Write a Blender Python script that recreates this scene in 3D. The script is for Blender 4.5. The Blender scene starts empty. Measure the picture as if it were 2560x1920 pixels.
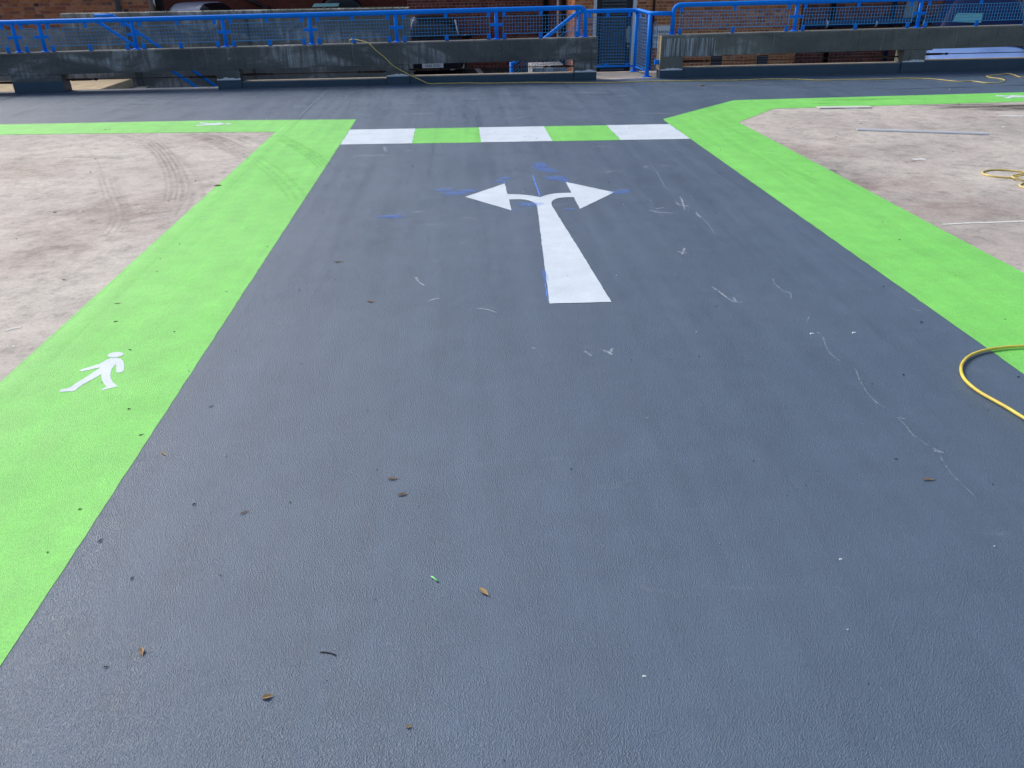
import bpy, bmesh, math, random
from mathutils import Vector, Matrix
from mathutils.geometry import delaunay_2d_cdt
R = math.radians
random.seed(11)
S = bpy.context.scene
C = S.collection

# ------------------------------------------------------------------ camera
EYE = Vector((0, 0, 1.65))
CR = Vector((0.997715, -0.066155, -0.01369))
CU = Vector((0.042741, 0.461191, 0.886271))
CF = Vector((0.052318, 0.884831, -0.462965))
FPX = 1980.0
cam = bpy.data.cameras.new('camera')
cam.sensor_width = 36
cam.lens = 36 * FPX / 2560
cam.clip_start = 0.05
cam.clip_end = 900
co = bpy.data.objects.new('camera', cam)
C.objects.link(co)
m = Matrix((( CR.x, CU.x, -CF.x, 0), (CR.y, CU.y, -CF.y, 0), (CR.z, CU.z, -CF.z, 1.65), (0, 0, 0, 1)))
co.matrix_world = m
S.camera = co

# ------------------------------------------------------------------ sky, sun, exposure
SUN_EL, SUN_AZ = R(43), R(-47)          # azimuth measured from the lane direction (+Y), clockwise positive
w = bpy.data.worlds.new('World')
S.world = w
w.use_nodes = True
nt = w.node_tree
bg = nt.nodes['Background']
sky = nt.nodes.new('ShaderNodeTexSky')
sky.sky_type = 'NISHITA'
sky.sun_disc = False
sky.sun_elevation = SUN_EL
sky.sun_rotation = SUN_AZ
sky.air_density = 1.0
sky.dust_density = 2.5
nt.links.new(sky.outputs[0], bg.inputs[0])
bg.inputs[1].default_value = 0.12
sl = bpy.data.lights.new('sun', 'SUN')
sl.energy = 2.25
sl.angle = R(24)
sl.color = (1.0, 0.96, 0.9)
so = bpy.data.objects.new('sun', sl)
C.objects.link(so)
sd = Vector((math.sin(SUN_AZ) * math.cos(SUN_EL), math.cos(SUN_AZ) * math.cos(SUN_EL), math.sin(SUN_EL)))
so.rotation_euler = sd.to_track_quat('Z', 'Y').to_euler()
S.view_settings.view_transform = 'Standard'
S.view_settings.look = 'None'
S.view_settings.exposure = 0.24
S.view_settings.gamma = 1
S.view_settings.use_curve_mapping = False


# ------------------------------------------------------------------ measuring helpers
def ray(px, py):
    return (px - 1280) * CR - (py - 960) * CU + FPX * CF

def G(px, py, z=0.0):
    d = ray(px, py)
    t = (z - EYE.z) / d.z
    p = EYE + t * d
    return Vector((p.x, p.y, z))

def W(px, py, Y):
    d = ray(px, py)
    return EYE + d * (Y / d.y)

# ------------------------------------------------------------------ object helpers
def link(o, parent=None):
    C.objects.link(o)
    if parent is not None:
        o.parent = parent
    return o

def tag(o, label=None, cat=None, group=None, kind=None):
    if label: o['label'] = label
    if cat: o['category'] = cat
    if group: o['group'] = group
    if kind: o['kind'] = kind
    return o

def thing(name, label, cat, loc=(0, 0, 0), rz=0.0, group=None):
    o = bpy.data.objects.new(name, None)
    o.empty_display_size = 0.2
    o.location = loc
    o.rotation_euler = (0, 0, rz)
    C.objects.link(o)
    return tag(o, label, cat, group)

class MB:
    """collects shapes, then builds one mesh object"""
    def __init__(s):
        s.v = []; s.f = []; s.mi = []; s.cur = 0
    def add(s, vs, fs):
        b = len(s.v)
        s.v += [tuple(v) for v in vs]
        s.f += [tuple(b + i for i in f) for f in fs]
        s.mi += [s.cur] * len(fs)
        return s
    def box(s, x0, x1, y0, y1, z0, z1, bev=0.0):
        if bev <= 0:
            vs = [(x, y, z) for z in (z0, z1) for y in (y0, y1) for x in (x0, x1)]
            return s.add(vs, [(0, 2, 3, 1), (4, 5, 7, 6), (0, 1, 5, 4), (2, 6, 7, 3), (0, 4, 6, 2), (1, 3, 7, 5)])
        bm = bmesh.new()
        bmesh.ops.create_cube(bm, size=1)
        for v in bm.verts:
            v.co = Vector(((x0 + x1) / 2 + v.co.x * (x1 - x0), (y0 + y1) / 2 + v.co.y * (y1 - y0), (z0 + z1) / 2 + v.co.z * (z1 - z0)))
        bmesh.ops.bevel(bm, geom=bm.edges[:], offset=bev, segments=1, affect='EDGES')
        bm.verts.index_update()
        s.add([v.co.copy() for v in bm.verts], [[v.index for v in f.verts] for f in bm.faces])
        bm.free()
        return s
    def tube(s, pts, r, n=8, cap=True):
        pts = [Vector(p) for p in pts]
        rings = []
        up = Vector((0, 0, 1))
        prev = None
        for i, p in enumerate(pts):
            if i == 0: t = pts[1] - pts[0]
            elif i == len(pts) - 1: t = pts[-1] - pts[-2]
            else: t = (pts[i + 1] - p).normalized() + (p - pts[i - 1]).normalized()
            t.normalize()
            if prev is None:
                a = up if abs(t.z) < 0.9 else Vector((1, 0, 0))
                u = t.cross(a).normalized()
            else:
                u = (prev - t * prev.dot(t)).normalized()
            prev = u
            q = t.cross(u)
            rr = r[i] if isinstance(r, (list, tuple)) else r
            rings.append([p + rr * (math.cos(2 * math.pi * k / n) * u + math.sin(2 * math.pi * k / n) * q) for k in range(n)])
        vs = [v for rg in rings for v in rg]
        fs = []
        for i in range(len(rings) - 1):
            for k in range(n):
                k2 = (k + 1) % n
                fs.append((i * n + k, i * n + k2, (i + 1) * n + k2, (i + 1) * n + k))
        if cap:
            fs.append(tuple(range(n)))
            fs.append(tuple((len(rings) - 1) * n + k for k in reversed(range(n))))
        return s.add(vs, fs)
    def prism_x(s, prof, x0, x1, zs=None):
        """prof: list of (y,z); extruded from x0 to x1, z shifted by zs(x)"""
        n = len(prof)
        zs = zs or (lambda x: 0)
        vs = [(x0, y, z + zs(x0)) for y, z in prof] + [(x1, y, z + zs(x1)) for y, z in prof]
        fs = [(k, (k + 1) % n, n + (k + 1) % n, n + k) for k in range(n)]
        fs += [tuple(reversed(range(n))), tuple(range(n, 2 * n))]
        return s.add(vs, fs)
    def build(s, name, mats, parent=None, smooth=False, at=None):
        me = bpy.data.meshes.new(name)
        o_ = Vector(at) if at else Vector((0, 0, 0))
        me.from_pydata([Vector(v) - o_ for v in s.v], [], s.f)
        if not isinstance(mats, (list, tuple)): mats = [mats]
        for mt in mats: me.materials.append(mt)
        me.polygons.foreach_set('material_index', s.mi)
        bm = bmesh.new(); bm.from_mesh(me)
        bmesh.ops.recalc_face_normals(bm, faces=bm.faces)
        bm.to_mesh(me); bm.free()
        if smooth:
            me.polygons.foreach_set('use_smooth', [True] * len(me.polygons))
        me.update()
        o = bpy.data.objects.new(name, me)
        o.location = o_
        return link(o, parent)

def smooth_path(pts, sub=6):
    pts = [Vector(p) for p in pts]
    out = []
    for i in range(len(pts) - 1):
        p0 = pts[max(i - 1, 0)]; p1 = pts[i]; p2 = pts[i + 1]; p3 = pts[min(i + 2, len(pts) - 1)]
        for k in range(sub):
            t = k / sub
            out.append(0.5 * ((2 * p1) + (-p0 + p2) * t + (2 * p0 - 5 * p1 + 4 * p2 - p3) * t * t + (-p0 + 3 * p1 - 3 * p2 + p3) * t ** 3))
    out.append(pts[-1])
    return out

# ------------------------------------------------------------------ materials
class N:
    def __init__(s, name):
        s.m = bpy.data.materials.new(name)
        s.m.use_nodes = True
        s.t = s.m.node_tree
        s.b = s.t.nodes['Principled BSDF']
        s.co = s.new('ShaderNodeTexCoord').outputs['Object']
    def new(s, k, **kw):
        n = s.t.nodes.new(k)
        for a, v in kw.items(): setattr(n, a, v)
        return n
    def link(s, a, b): s.t.links.new(a, b)
    def noise(s, scale, detail=4, rough=0.55, stretch=None, dist=0.0, off=0.0):
        v = s.co
        if stretch or off:
            mp = s.new('ShaderNodeMapping')
            mp.inputs['Scale'].default_value = stretch or (1, 1, 1)
            mp.inputs['Location'].default_value = (off, off * 1.7, off * .6)
            s.link(v, mp.inputs[0]); v = mp.outputs[0]
        n = s.new('ShaderNodeTexNoise')
        n.inputs['Scale'].default_value = scale
        n.inputs['Detail'].default_value = detail
        n.inputs['Roughness'].default_value = rough
        n.inputs['Distortion'].default_value = dist
        s.link(v, n.inputs['Vector'])
        return n.outputs['Fac']
    def ramp(s, fac, stops):
        r = s.new('ShaderNodeValToRGB')
        e = r.color_ramp.elements
        while len(e) < len(stops): e.new(0.5)
        for i, (p, c) in enumerate(stops):
            e[i].position = p
            e[i].color = (c, c, c, 1) if isinstance(c, (int, float)) else tuple(c) + (1,)
        s.link(fac, r.inputs[0])
        return r.outputs[0]
    def mix(s, a, b, fac=0.5, mode='MIX'):
        n = s.new('ShaderNodeMix', data_type='RGBA', blend_type=mode)
        for i, v in ((6, a), (7, b)):
            if isinstance(v, tuple): n.inputs[i].default_value = v + (1,) if len(v) == 3 else v
            else: s.link(v, n.inputs[i])
        if isinstance(fac, (int, float)): n.inputs[0].default_value = fac
        else: s.link(fac, n.inputs[0])
        return n.outputs[2]
    def bump(s, h, dist, strength=1.0, prev=None):
        b = s.new('ShaderNodeBump')
        b.inputs['Strength'].default_value = strength
        b.inputs['Distance'].default_value = dist
        s.link(h, b.inputs['Height'])
        if prev is not None: s.link(prev, b.inputs['Normal'])
        return b.outputs[0]
    def out(s, col=None, rough=None, normal=None, metal=0.0, spec=0.5, coat=0.0):
        b = s.b
        if isinstance(col, tuple): b.inputs['Base Color'].default_value = col + (1,)
        elif col is not None: s.link(col, b.inputs['Base Color'])
        if isinstance(rough, (int, float)): b.inputs['Roughness'].default_value = rough
        elif rough is not None: s.link(rough, b.inputs['Roughness'])
        if normal is not None: s.link(normal, b.inputs['Normal'])
        b.inputs['Metallic'].default_value = metal
        b.inputs['Specular IOR Level'].default_value = spec
        b.inputs['Coat Weight'].default_value = coat
        return s.m

def plain(name, col, rough=0.5, metal=0.0, coat=0.0, var=0.12, scale=6.0, bump=0.0, spec=0.5):
    n = N(name)
    f = n.noise(scale, 5, 0.6)
    k = n.ramp(f, [(0.25, tuple(c * (1 - var) for c in col)), (0.75, tuple(min(1, c * (1 + var)) for c in col))])
    nm = n.bump(n.noise(scale * 12, 3), 0.002, bump) if bump else None
    return n.out(k, rough, nm, metal, spec, coat)

def deck_paint(name, dark, light, rough0, rough1, tex=1.0, scuffs=0.0, scuffcol=(.5, .53, .56), spec=.5, laps=0.0):
    n = N(name)
    big = n.noise(0.55, 5, 0.6, dist=0.4)
    mid = n.noise(5.0, 5, 0.65)
    col = n.mix(dark, light, n.ramp(big, [(0.3, 0.0), (0.7, 1.0)]))
    spk = n.noise(120, 2, 0.6)
    col = n.mix(col, n.ramp(spk, [(0.3, 0.72), (0.55, 1.0), (0.8, 1.22)]), 0.55 * min(1, tex), 'MULTIPLY')
    col = n.mix(col, n.ramp(mid, [(0.3, 0.86), (0.7, 1.1)]), 0.7, 'MULTIPLY')
    if scuffs:
        sc = n.noise(2.6, 8, 0.72, stretch=(0.5, 2.6, 1), dist=0.8, off=3.1)
        sm = n.ramp(sc, [(0.60, 0.0), (0.76, 1.0)])
        sc2 = n.noise(24, 3, 0.7, stretch=(0.6, 1.3, 1))
        sm = n.mix(sm, n.ramp(sc2, [(0.45, 0.0), (0.7, 1.0)]), 1.0, 'MULTIPLY')
        sm = n.mix((0, 0, 0), sm, scuffs)
        col = n.mix(col, scuffcol, sm)
    lap = n.noise(1.0, 6, 0.65, stretch=(9, .35, 1), dist=.25, off=6)
    rmix = n.mix(n.noise(1.7, 6, 0.6, off=2.0), lap, .5 if laps else 0.0)
    rg = n.ramp(rmix, [(0.36, rough0), (0.64, rough1)])
    if laps: col = n.mix(col, n.ramp(lap, [(0.35, 1 - laps), (0.65, 1 + laps)]), 1.0, 'MULTIPLY')
    vo = n.new('ShaderNodeTexVoronoi', feature='SMOOTH_F1')
    vo.inputs['Scale'].default_value = 260; vo.inputs['Smoothness'].default_value = .6
    n.link(n.co, vo.inputs['Vector'])
    h2 = n.noise(420, 3, 0.6, off=5)
    b = n.bump(vo.outputs['Distance'], 0.0024 * tex, 0.85)
    b = n.bump(h2, 0.0016 * tex, 0.8, b)
    b = n.bump(n.noise(1.3, 3, 0.5), 0.003, 0.4, b)
    return n.out(col, rg, b, 0, spec)

M = {}
M['coat'] = deck_paint('dark_grey_deck_coating', (.082, .128, .196), (.098, .147, .218), 0.32, 0.50, 1.15, 0.30, spec=.72, laps=.06)
M['coat_b'] = deck_paint('blue_grey_deck_coating', (.078, .120, .185), (.093, .136, .203), 0.34, 0.5, 1.0, 0.15, spec=.6, laps=.05)
M['upcoat'] = deck_paint('dark_grey_upstand_paint', (.030, .070, .115), (.042, .084, .13), 0.45, 0.6, 0.4)
M['green'] = deck_paint('bright_green_walkway_paint', (.215, .71, .125), (.270, .80, .160), 0.46, 0.62, 0.9, 0.30, (.13, .46, .09), laps=.05)
M['white'] = deck_paint('white_marking_paint', (.68, .77, .85), (.72, .80, .87), 0.5, 0.65, 0.45, 0.15, (.55, .58, .62))
M['wornwhite'] = deck_paint('worn_white_line_paint', (.60, .60, .60), (.72, .72, .70), 0.6, 0.8, 0.6, 0.5, (.4, .37, .35))

def concrete_floor():
    n = N('bare_pinkish_concrete')
    a = n.noise(0.7, 7, 0.62, dist=0.6)
    col = n.ramp(a, [(0.25, (.42, .365, .325)), (0.45, (.52, .465, .42)), (0.6, (.57, .52, .465)), (0.8, (.63, .585, .52))])
    d = n.noise(2.4, 10, 0.78, dist=.5, off=2.2)
    col = n.mix(col, (.20, .165, .155), n.ramp(d, [(0.50, 0.0), (0.74, 0.6)]))
    g = n.noise(0.45, 5, 0.6, off=7)
    col = n.mix(col, (.30, .285, .26), n.ramp(g, [(0.48, 0.0), (0.7, 0.55)]))
    fine = n.noise(45, 6, 0.7)
    col = n.mix(col, n.ramp(fine, [(0.3, 0.72), (0.5, 1.0), (0.75, 1.18)]), 0.7, 'MULTIPLY')
    mot = n.noise(7.5, 10, 0.8, off=11)
    col = n.mix(col, n.ramp(mot, [(0.36, 0.62), (0.49, 1.0), (0.64, 1.20)]), 0.9, 'MULTIPLY')
    pits = n.noise(14, 9, 0.8, off=1)
    col = n.mix(col, (.16, .13, .12), n.ramp(pits, [(0.62, 0.0), (0.78, 0.8)]))
    b = n.bump(n.noise(60, 6, 0.7), 0.003, 0.8)
    b = n.bump(n.noise(4, 5, 0.6), 0.006, 0.5, b)
    return n.out(col, n.ramp(a, [(0.3, 0.62), (0.7, 0.8)]), b, 0, 0.45)
M['concrete'] = concrete_floor()

def barrier_concrete(name, dark, mid, pale, amount, sx=2.2):
    n = N(name)
    streak = n.noise(1.0, 8, 0.62, stretch=(sx * 8, 6, 1.3), dist=0.12)
    patch = n.noise(0.9, 6, 0.6, stretch=(1, 1, 2.2), dist=0.6, off=4)
    col = n.mix(dark, mid, n.ramp(patch, [(0.35, 0.0), (0.7, 1.0)]))
    pm = n.ramp(patch, [(amount, 0.0), (amount + .12, 1.0)])
    stm = n.ramp(streak, [(0.42, 0.0), (0.62, 1.0)])
    col = n.mix(col, pale, n.mix(pm, stm, 1.0, 'MULTIPLY'))
    thin = n.noise(1.0, 5, 0.7, stretch=(26, 8, 1.2), off=9)
    col = n.mix(col, pale, n.mix((0, 0, 0), n.ramp(thin, [(0.62, 0.0), (0.72, 1.0)]), 0.45))
    col = n.mix(col, (.03, .03, .028), n.mix((0, 0, 0), n.ramp(streak, [(0.3, 1.0), (0.42, 0.0)]), 0.5))
    sp = n.noise(38, 6, 0.7)
    col = n.mix(col, n.ramp(sp, [(0.3, 0.7), (0.7, 1.25)]), 0.6, 'MULTIPLY')
    b = n.bump(n.noise(50, 6, 0.7), 0.004, 0.7)
    b = n.bump(n.noise(5, 4), 0.01, 0.5, b)
    return n.out(col, 0.85, b, 0, 0.3)
M['barrier_l'] = barrier_concrete('weathered_dark_concrete', (.085, .092, .094), (.18, .18, .175), (.42, .44, .46), 0.52)
M['barrier_r'] = barrier_concrete('weathered_grey_concrete', (.13, .135, .125), (.22, .22, .20), (.44, .45, .45), 0.60)
M['parapet'] = barrier_concrete('mossy_parapet_concrete', (.15, .158, .15), (.27, .265, .24), (.55, .55, .54), 0.48, 1.5)
M['tan'] = plain('tan_concrete', (.55, .43, .27), 0.85, var=0.3, scale=5, bump=.5)
M['landing'] = plain('landing_concrete', (.36, .32, .275), 0.85, var=0.3, scale=4, bump=.6)
M['step'] = plain('pale_step_concrete', (.33, .35, .36), 0.85, var=0.25, scale=4, bump=.6)
M['blue'] = plain('blue_gloss_railing_paint', (.002, .24, .98), 0.5, var=0.10, scale=5, spec=.15)
M['wire'] = plain('blue_mesh_wire_paint', (.03, .27, .62), 0.45, var=0.15)
M['navy'] = plain('blue_pipe_paint', (.01, .05, .16), 0.35)
M['asphalt'] = plain('yard_asphalt', (.035, .037, .042), 0.8, var=0.35, scale=3, bump=.8)
M['black'] = plain('black_paint', (.010, .011, .014), 0.4)
M['doorblk'] = plain('dark_navy_door_paint', (.012, .014, .024), 0.45)
M['louvre'] = plain('grey_louvre_slats', (.11, .125, .14), 0.45, var=.2)
M['whitepaint'] = plain('white_gloss_frame', (.86, .88, .92), 0.4, var=0.04)
M['steel'] = plain('brushed_steel', (.55, .57, .58), 0.3, metal=0.9)
M['galv'] = plain('galvanised_plate', (.34, .38, .37), 0.45, metal=0.4)
M['rust'] = plain('rusty_cable', (.06, .03, .025), 0.8, var=.4, scale=20)
M['greypipe'] = plain('blue_grey_pipe', (.13, .16, .20), 0.5)
M['brownpipe'] = plain('brown_iron_pipe', (.07, .02, .012), 0.6)
M['hose'] = plain('dirty_yellow_hose_rubber', (.85, .62, .20), 0.42, var=0.32, scale=14)
M['hose2'] = plain('bright_yellow_hose_rubber', (.90, .62, .09), 0.40, var=0.28, scale=9)
M['alu'] = plain('aluminium_straightedge_metal', (.88, .89, .92), 0.5, metal=0.0, var=.08)
M['paper'] = plain('white_card', (.66, .66, .62), 0.8, var=.12, scale=9)
M['leafbrown'] = plain('dry_brown_leaf', (.40, .25, .14), 0.8, var=0.5, scale=90)
M['leaftan'] = plain('tan_leaf', (.42, .29, .14), 0.8, var=0.4, scale=90)
M['leafdark'] = plain('dark_twig', (.05, .045, .05), 0.8, var=0.4, scale=90)
M['leafgreen'] = plain('bright_green_stalk', (.30, .80, .28), 0.6, var=0.15, scale=60)
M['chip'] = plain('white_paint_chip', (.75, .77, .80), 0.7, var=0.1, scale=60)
M['shrub'] = plain('shrub_leaf', (.035, .075, .025), 0.6, var=0.5, scale=8)
M['bark'] = plain('bark', (.06, .045, .035), 0.9)
M['letters'] = plain('black_sign_letters', (.02, .02, .03), 0.6)
M['signwhite'] = plain('white_sign_face', (.88, .90, .93), 0.4, var=.03)
M['glass'] = plain('dark_car_glass', (.008, .010, .013), 0.1, var=.1, spec=.25)
M['bglass'] = plain('blue_dark_windscreen', (.006, .014, .06), 0.15, var=.1, spec=.15)
M['rubber'] = plain('tyre_rubber', (.018, .018, .019), 0.85)
M['rim'] = plain('alloy_rim', (.35, .36, .38), 0.35, metal=.8)
M['lamp'] = plain('clear_headlamp', (.55, .60, .68), 0.12, var=.3, scale=25)
M['tail'] = plain('red_tail_lamp', (.25, .01, .01), 0.2)
M['plate'] = plain('white_number_plate', (.78, .78, .80), 0.45, var=.04)
M['shade'] = plain('teal_sun_shade', (.10, .30, .34), 0.45, var=.15)
for k, c in dict(silver=(.40, .46, .58), red=(.34, .02, .03), dark=(.008, .010, .018), pale=(.24, .40, .80)).items():
    M['car_' + k] = plain(k + '_car_paint', c, 0.3, metal=0.15 if k == 'silver' else 0, coat=.0 if k == 'dark' else .4, var=.05, spec=.2 if k == 'dark' else .5)
BR = [(.60, .215, .085), (.66, .26, .11), (.50, .165, .070), (.62, .24, .12), (.70, .33, .15), (.40, .125, .070)]
BD = [(.22, .062, .048), (.27, .080, .055), (.17, .048, .045), (.23, .09, .07), (.29, .12, .08), (.12, .046, .050)]
def bricktone(name, c):
    n = N(name)
    f = n.noise(30, 6, 0.7)
    col = n.ramp(f, [(0.25, tuple(x * .62 for x in c)), (0.5, c), (0.8, tuple(min(1, x * 1.45) for x in c))])
    big = n.noise(1.1, 4)
    col = n.mix(col, n.ramp(big, [(0.3, 0.75), (0.7, 1.15)]), 0.8, 'MULTIPLY')
    return n.out(col, 0.85, n.bump(n.noise(90, 4), .003, .8), 0, .3)
M_bright = [bricktone('orange_brick_tone', c) for c in BR]
M_dark = [bricktone('dark_red_brick_tone', c) for c in BD]

def wall_mat(name, c1, c2, mortar):
    n = N(name)
    sp = n.new('ShaderNodeSeparateXYZ'); n.link(n.co, sp.inputs[0])
    ad = n.new('ShaderNodeMath', operation='ADD'); n.link(sp.outputs[0], ad.inputs[0]); n.link(sp.outputs[1], ad.inputs[1])
    cb = n.new('ShaderNodeCombineXYZ'); n.link(ad.outputs[0], cb.inputs[0]); n.link(sp.outputs[2], cb.inputs[1])
    b = n.new('ShaderNodeTexBrick')
    b.inputs['Scale'].default_value = 1
    b.inputs['Brick Width'].default_value = .225
    b.inputs['Row Height'].default_value = .075
    b.inputs['Mortar Size'].default_value = .006
    b.inputs['Color1'].default_value = c1 + (1,)
    b.inputs['Color2'].default_value = c2 + (1,)
    b.inputs['Mortar'].default_value = mortar + (1,)
    n.link(cb.outputs[0], b.inputs[0])
    col = n.mix(b.outputs[0], n.ramp(n.noise(6, 6, .7), [(0.3, .7), (.7, 1.25)]), .8, 'MULTIPLY')
    col = n.mix(col, n.ramp(n.noise(.6, 4, .6), [(0.3, .7), (.7, 1.2)]), .8, 'MULTIPLY')
    return n.out(col, .88, n.bump(b.outputs[1], -.006, 1.0), 0, .3)
M['wall_bright'] = wall_mat('orange_brickwork', BR[0], BR[1], (.30, .22, .17))
M['wall_dark'] = wall_mat('dark_red_brickwork', BD[0], BD[1], (.14, .09, .08))
M['wall_far'] = wall_mat('far_dark_brickwork', (.14, .042, .030), (.17, .052, .036), (.15, .06, .045))
M['mortar'] = plain('pale_mortar', (.85, .68, .50), .95, var=.25, scale=3, bump=.6)
M['mortar_d'] = plain('dark_mortar', (.46, .33, .27), .95, var=.3, scale=3, bump=.6)

def mark_mat(name, col, lo, hi, scale=22, stretch=None, amt=1.0, rough=.8):
    n = N(name)
    f = n.ramp(n.noise(scale, 6, .75, stretch=stretch), [(lo, 0.0), (hi, amt)])
    at = n.new('ShaderNodeAttribute'); at.attribute_name = 'fade'
    ml = n.new('ShaderNodeMath', operation='MULTIPLY')
    n.link(f, ml.inputs[0]); n.link(at.outputs['Fac'], ml.inputs[1])
    n.link(ml.outputs[0], n.b.inputs['Alpha'])
    return n.out(col, rough, None, 0, .3)
M['chalk'] = mark_mat('white_chalk_scuff', (.78, .84, .92), .38, .64, 34, amt=.68)
M['chalkthin'] = mark_mat('faint_white_scratch', (.70, .76, .84), .40, .68, 26, amt=.48)
M['bluechalk'] = mark_mat('blue_chalk_dust', (.16, .34, .95), .32, .66, 34, amt=.75)
M['tyre'] = mark_mat('tyre_scrub_mark', (.10, .085, .08), .30, .75, 9, amt=.36)
M['paletyre'] = mark_mat('pale_tyre_scrub_mark', (.55, .50, .44), .30, .75, 14, amt=.5)
M['gtyre'] = mark_mat('tyre_mark_on_green', (.12, .42, .06), .30, .8, 12, amt=.4)
M['oil'] = mark_mat('dark_oil_stain', (.05, .042, .035), .3, .6, 4, stretch=(.6, 2, 1), amt=.8)
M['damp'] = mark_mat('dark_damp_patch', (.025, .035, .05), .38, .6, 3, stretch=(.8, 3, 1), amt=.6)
M['oldline'] = mark_mat('old_white_line_paint', (.72, .72, .68), .36, .44, 18, amt=1.0)
M['pinkstain'] = mark_mat('reddish_stain', (.42, .30, .26), .35, .65, 3, amt=.4)

# ------------------------------------------------------------------ the deck
# everything below stands on z = 0 (top of the deck slab); the yard beyond is lower
YARD = -0.85
g = MB(); g.add([(-300, -300, YARD), (300, -300, YARD), (300, 300, YARD), (-300, 300, YARD)], [(0, 1, 2, 3)])
tag(g.build('ground', M['asphalt']), kind='structure')
d = MB(); d.box(-16, 16, -9, 14.28, -0.35, 0.0)
deck = tag(d.build('car_park_deck', M['concrete']), kind='structure')

def sheet(name, polys, z, mat, parent=None, kind=None, jitter=0.0, label=None, thick=0.0):
    """flat paint sheet: each polygon densified along its edges with a slightly uneven brushed edge"""
    V_, F_ = [], []
    for poly in polys:
        pts = []
        k = len(poly)
        for i in range(k):
            a = Vector((poly[i][0], poly[i][1])); b = Vector((poly[(i + 1) % k][0], poly[(i + 1) % k][1]))
            L = (b - a).length
            if L < 1e-5: continue
            n = max(1, int(L / .05)) if jitter else 1
            nrm = Vector((-(b - a).y, (b - a).x)).normalized()
            for q in range(n):
                p = a.lerp(b, q / n)
                if jitter and q: p = p + nrm * random.gauss(0, jitter)
                pts.append(p)
        vo, _, fo, _, _, _ = delaunay_2d_cdt(pts, [], [list(range(len(pts)))], 1, 1e-6)
        off = len(V_)
        V_ += [(p.x, p.y, z) for p in vo]
        for f in fo:
            ar = sum(vo[f[q]].x * vo[f[(q + 1) % len(f)]].y - vo[f[(q + 1) % len(f)]].x * vo[f[q]].y for q in range(len(f)))
            F_.append([off + q for q in (f if ar > 0 else reversed(f))])
    me = bpy.data.meshes.new(name); me.from_pydata(V_, [], F_); me.update()
    me.materials.append(mat)
    o = bpy.data.objects.new(name, me)
    link(o, parent)
    if kind: o['kind'] = kind
    if label: o['label'] = label
    return o

XL, XLo, XR, XRo = -1.30, -2.16, 2.495, 3.335
# corner measurements on the ground
gs_l = [(-14, 11.12), (-5.9, 10.86), (-3.25, 10.77), (-1.30, 10.56)]
gi_l = [(-14, 10.45), (-5.52, 10.10), (-3.0, 9.90), (XLo, 9.80)]
tipR, topR, endR = G(1658, 298), G(1834, 251), G(2560, 231)
inR0, inR1, inR2 = G(1841, 306), G(1934, 272), G(2560, 254.6)
coat_poly = [(XL - .45, -9), (XR + .4, -9), (XR + .4, 9.6), (3.9, 10.95), (14.9, 11.0), (14.9, 14.27), (3.39, 14.27), (3.39, 14.12), (2.9, 14.10), (2.6, 14.03), (2.32, 14.005), (2.32, 14.27), (-2.06, 14.27), (-2.06, 10.30), (XL - .45, 10.3)]
sheet('dark_coating', [coat_poly], .0012, M['coat'], deck, jitter=0)
sheet('dark_coating', [[(-2.06, 10.30), (-2.06, 14.27), (-15.5, 14.27), (-15.5, 10.8), (-5.7, 10.5)]], .0012, M['coat_b'], deck, jitter=.002, label='bluer coating left of the joint line')
green_l = [(XL, -9), (XL, 8.9), (-1.30, 10.56)] + list(reversed(gs_l))[1:] + gi_l + [(XLo, -9)]
sheet('green_walkway', [green_l], .0024, M['green'], deck, jitter=.0011)
def xy(v): return (v.x, v.y)
er = (14.9, endR.y + .05); ir = (14.9, inR2.y + .06)
green_r = [(XR, -9), (XRo, -9), (XRo, inR0.y), xy(inR1), xy(inR2), ir, er, xy(endR), xy(topR), xy(tipR), (XR, 9.9)]
sheet('green_walkway', [green_r], .0024, M['green'], deck, jitter=.0011)
# crossing blocks
YF0, YF1, YB0, YB1 = 8.905, 8.70, 9.82, 9.636
xs = [XL + .004, -0.522, .229, .999, 1.742, XR - .004]
def yl(a, b, x): return a + (b - a) * (x - XL) / (XR - XL)
for i in range(5):
    a, b = xs[i], xs[i + 1]
    z = .0026 if i % 2 else .0037
    sheet('crossing_block', [[(a, yl(YF0, YF1, a)), (b, yl(YF0, YF1, b)), (b, yl(YB0, YB1, b)), (a, yl(YB0, YB1, a))]], z,
          M['green'] if i % 2 else M['white'], deck, jitter=.0016, label='green crossing block' if i % 2 else 'white crossing block')
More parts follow.
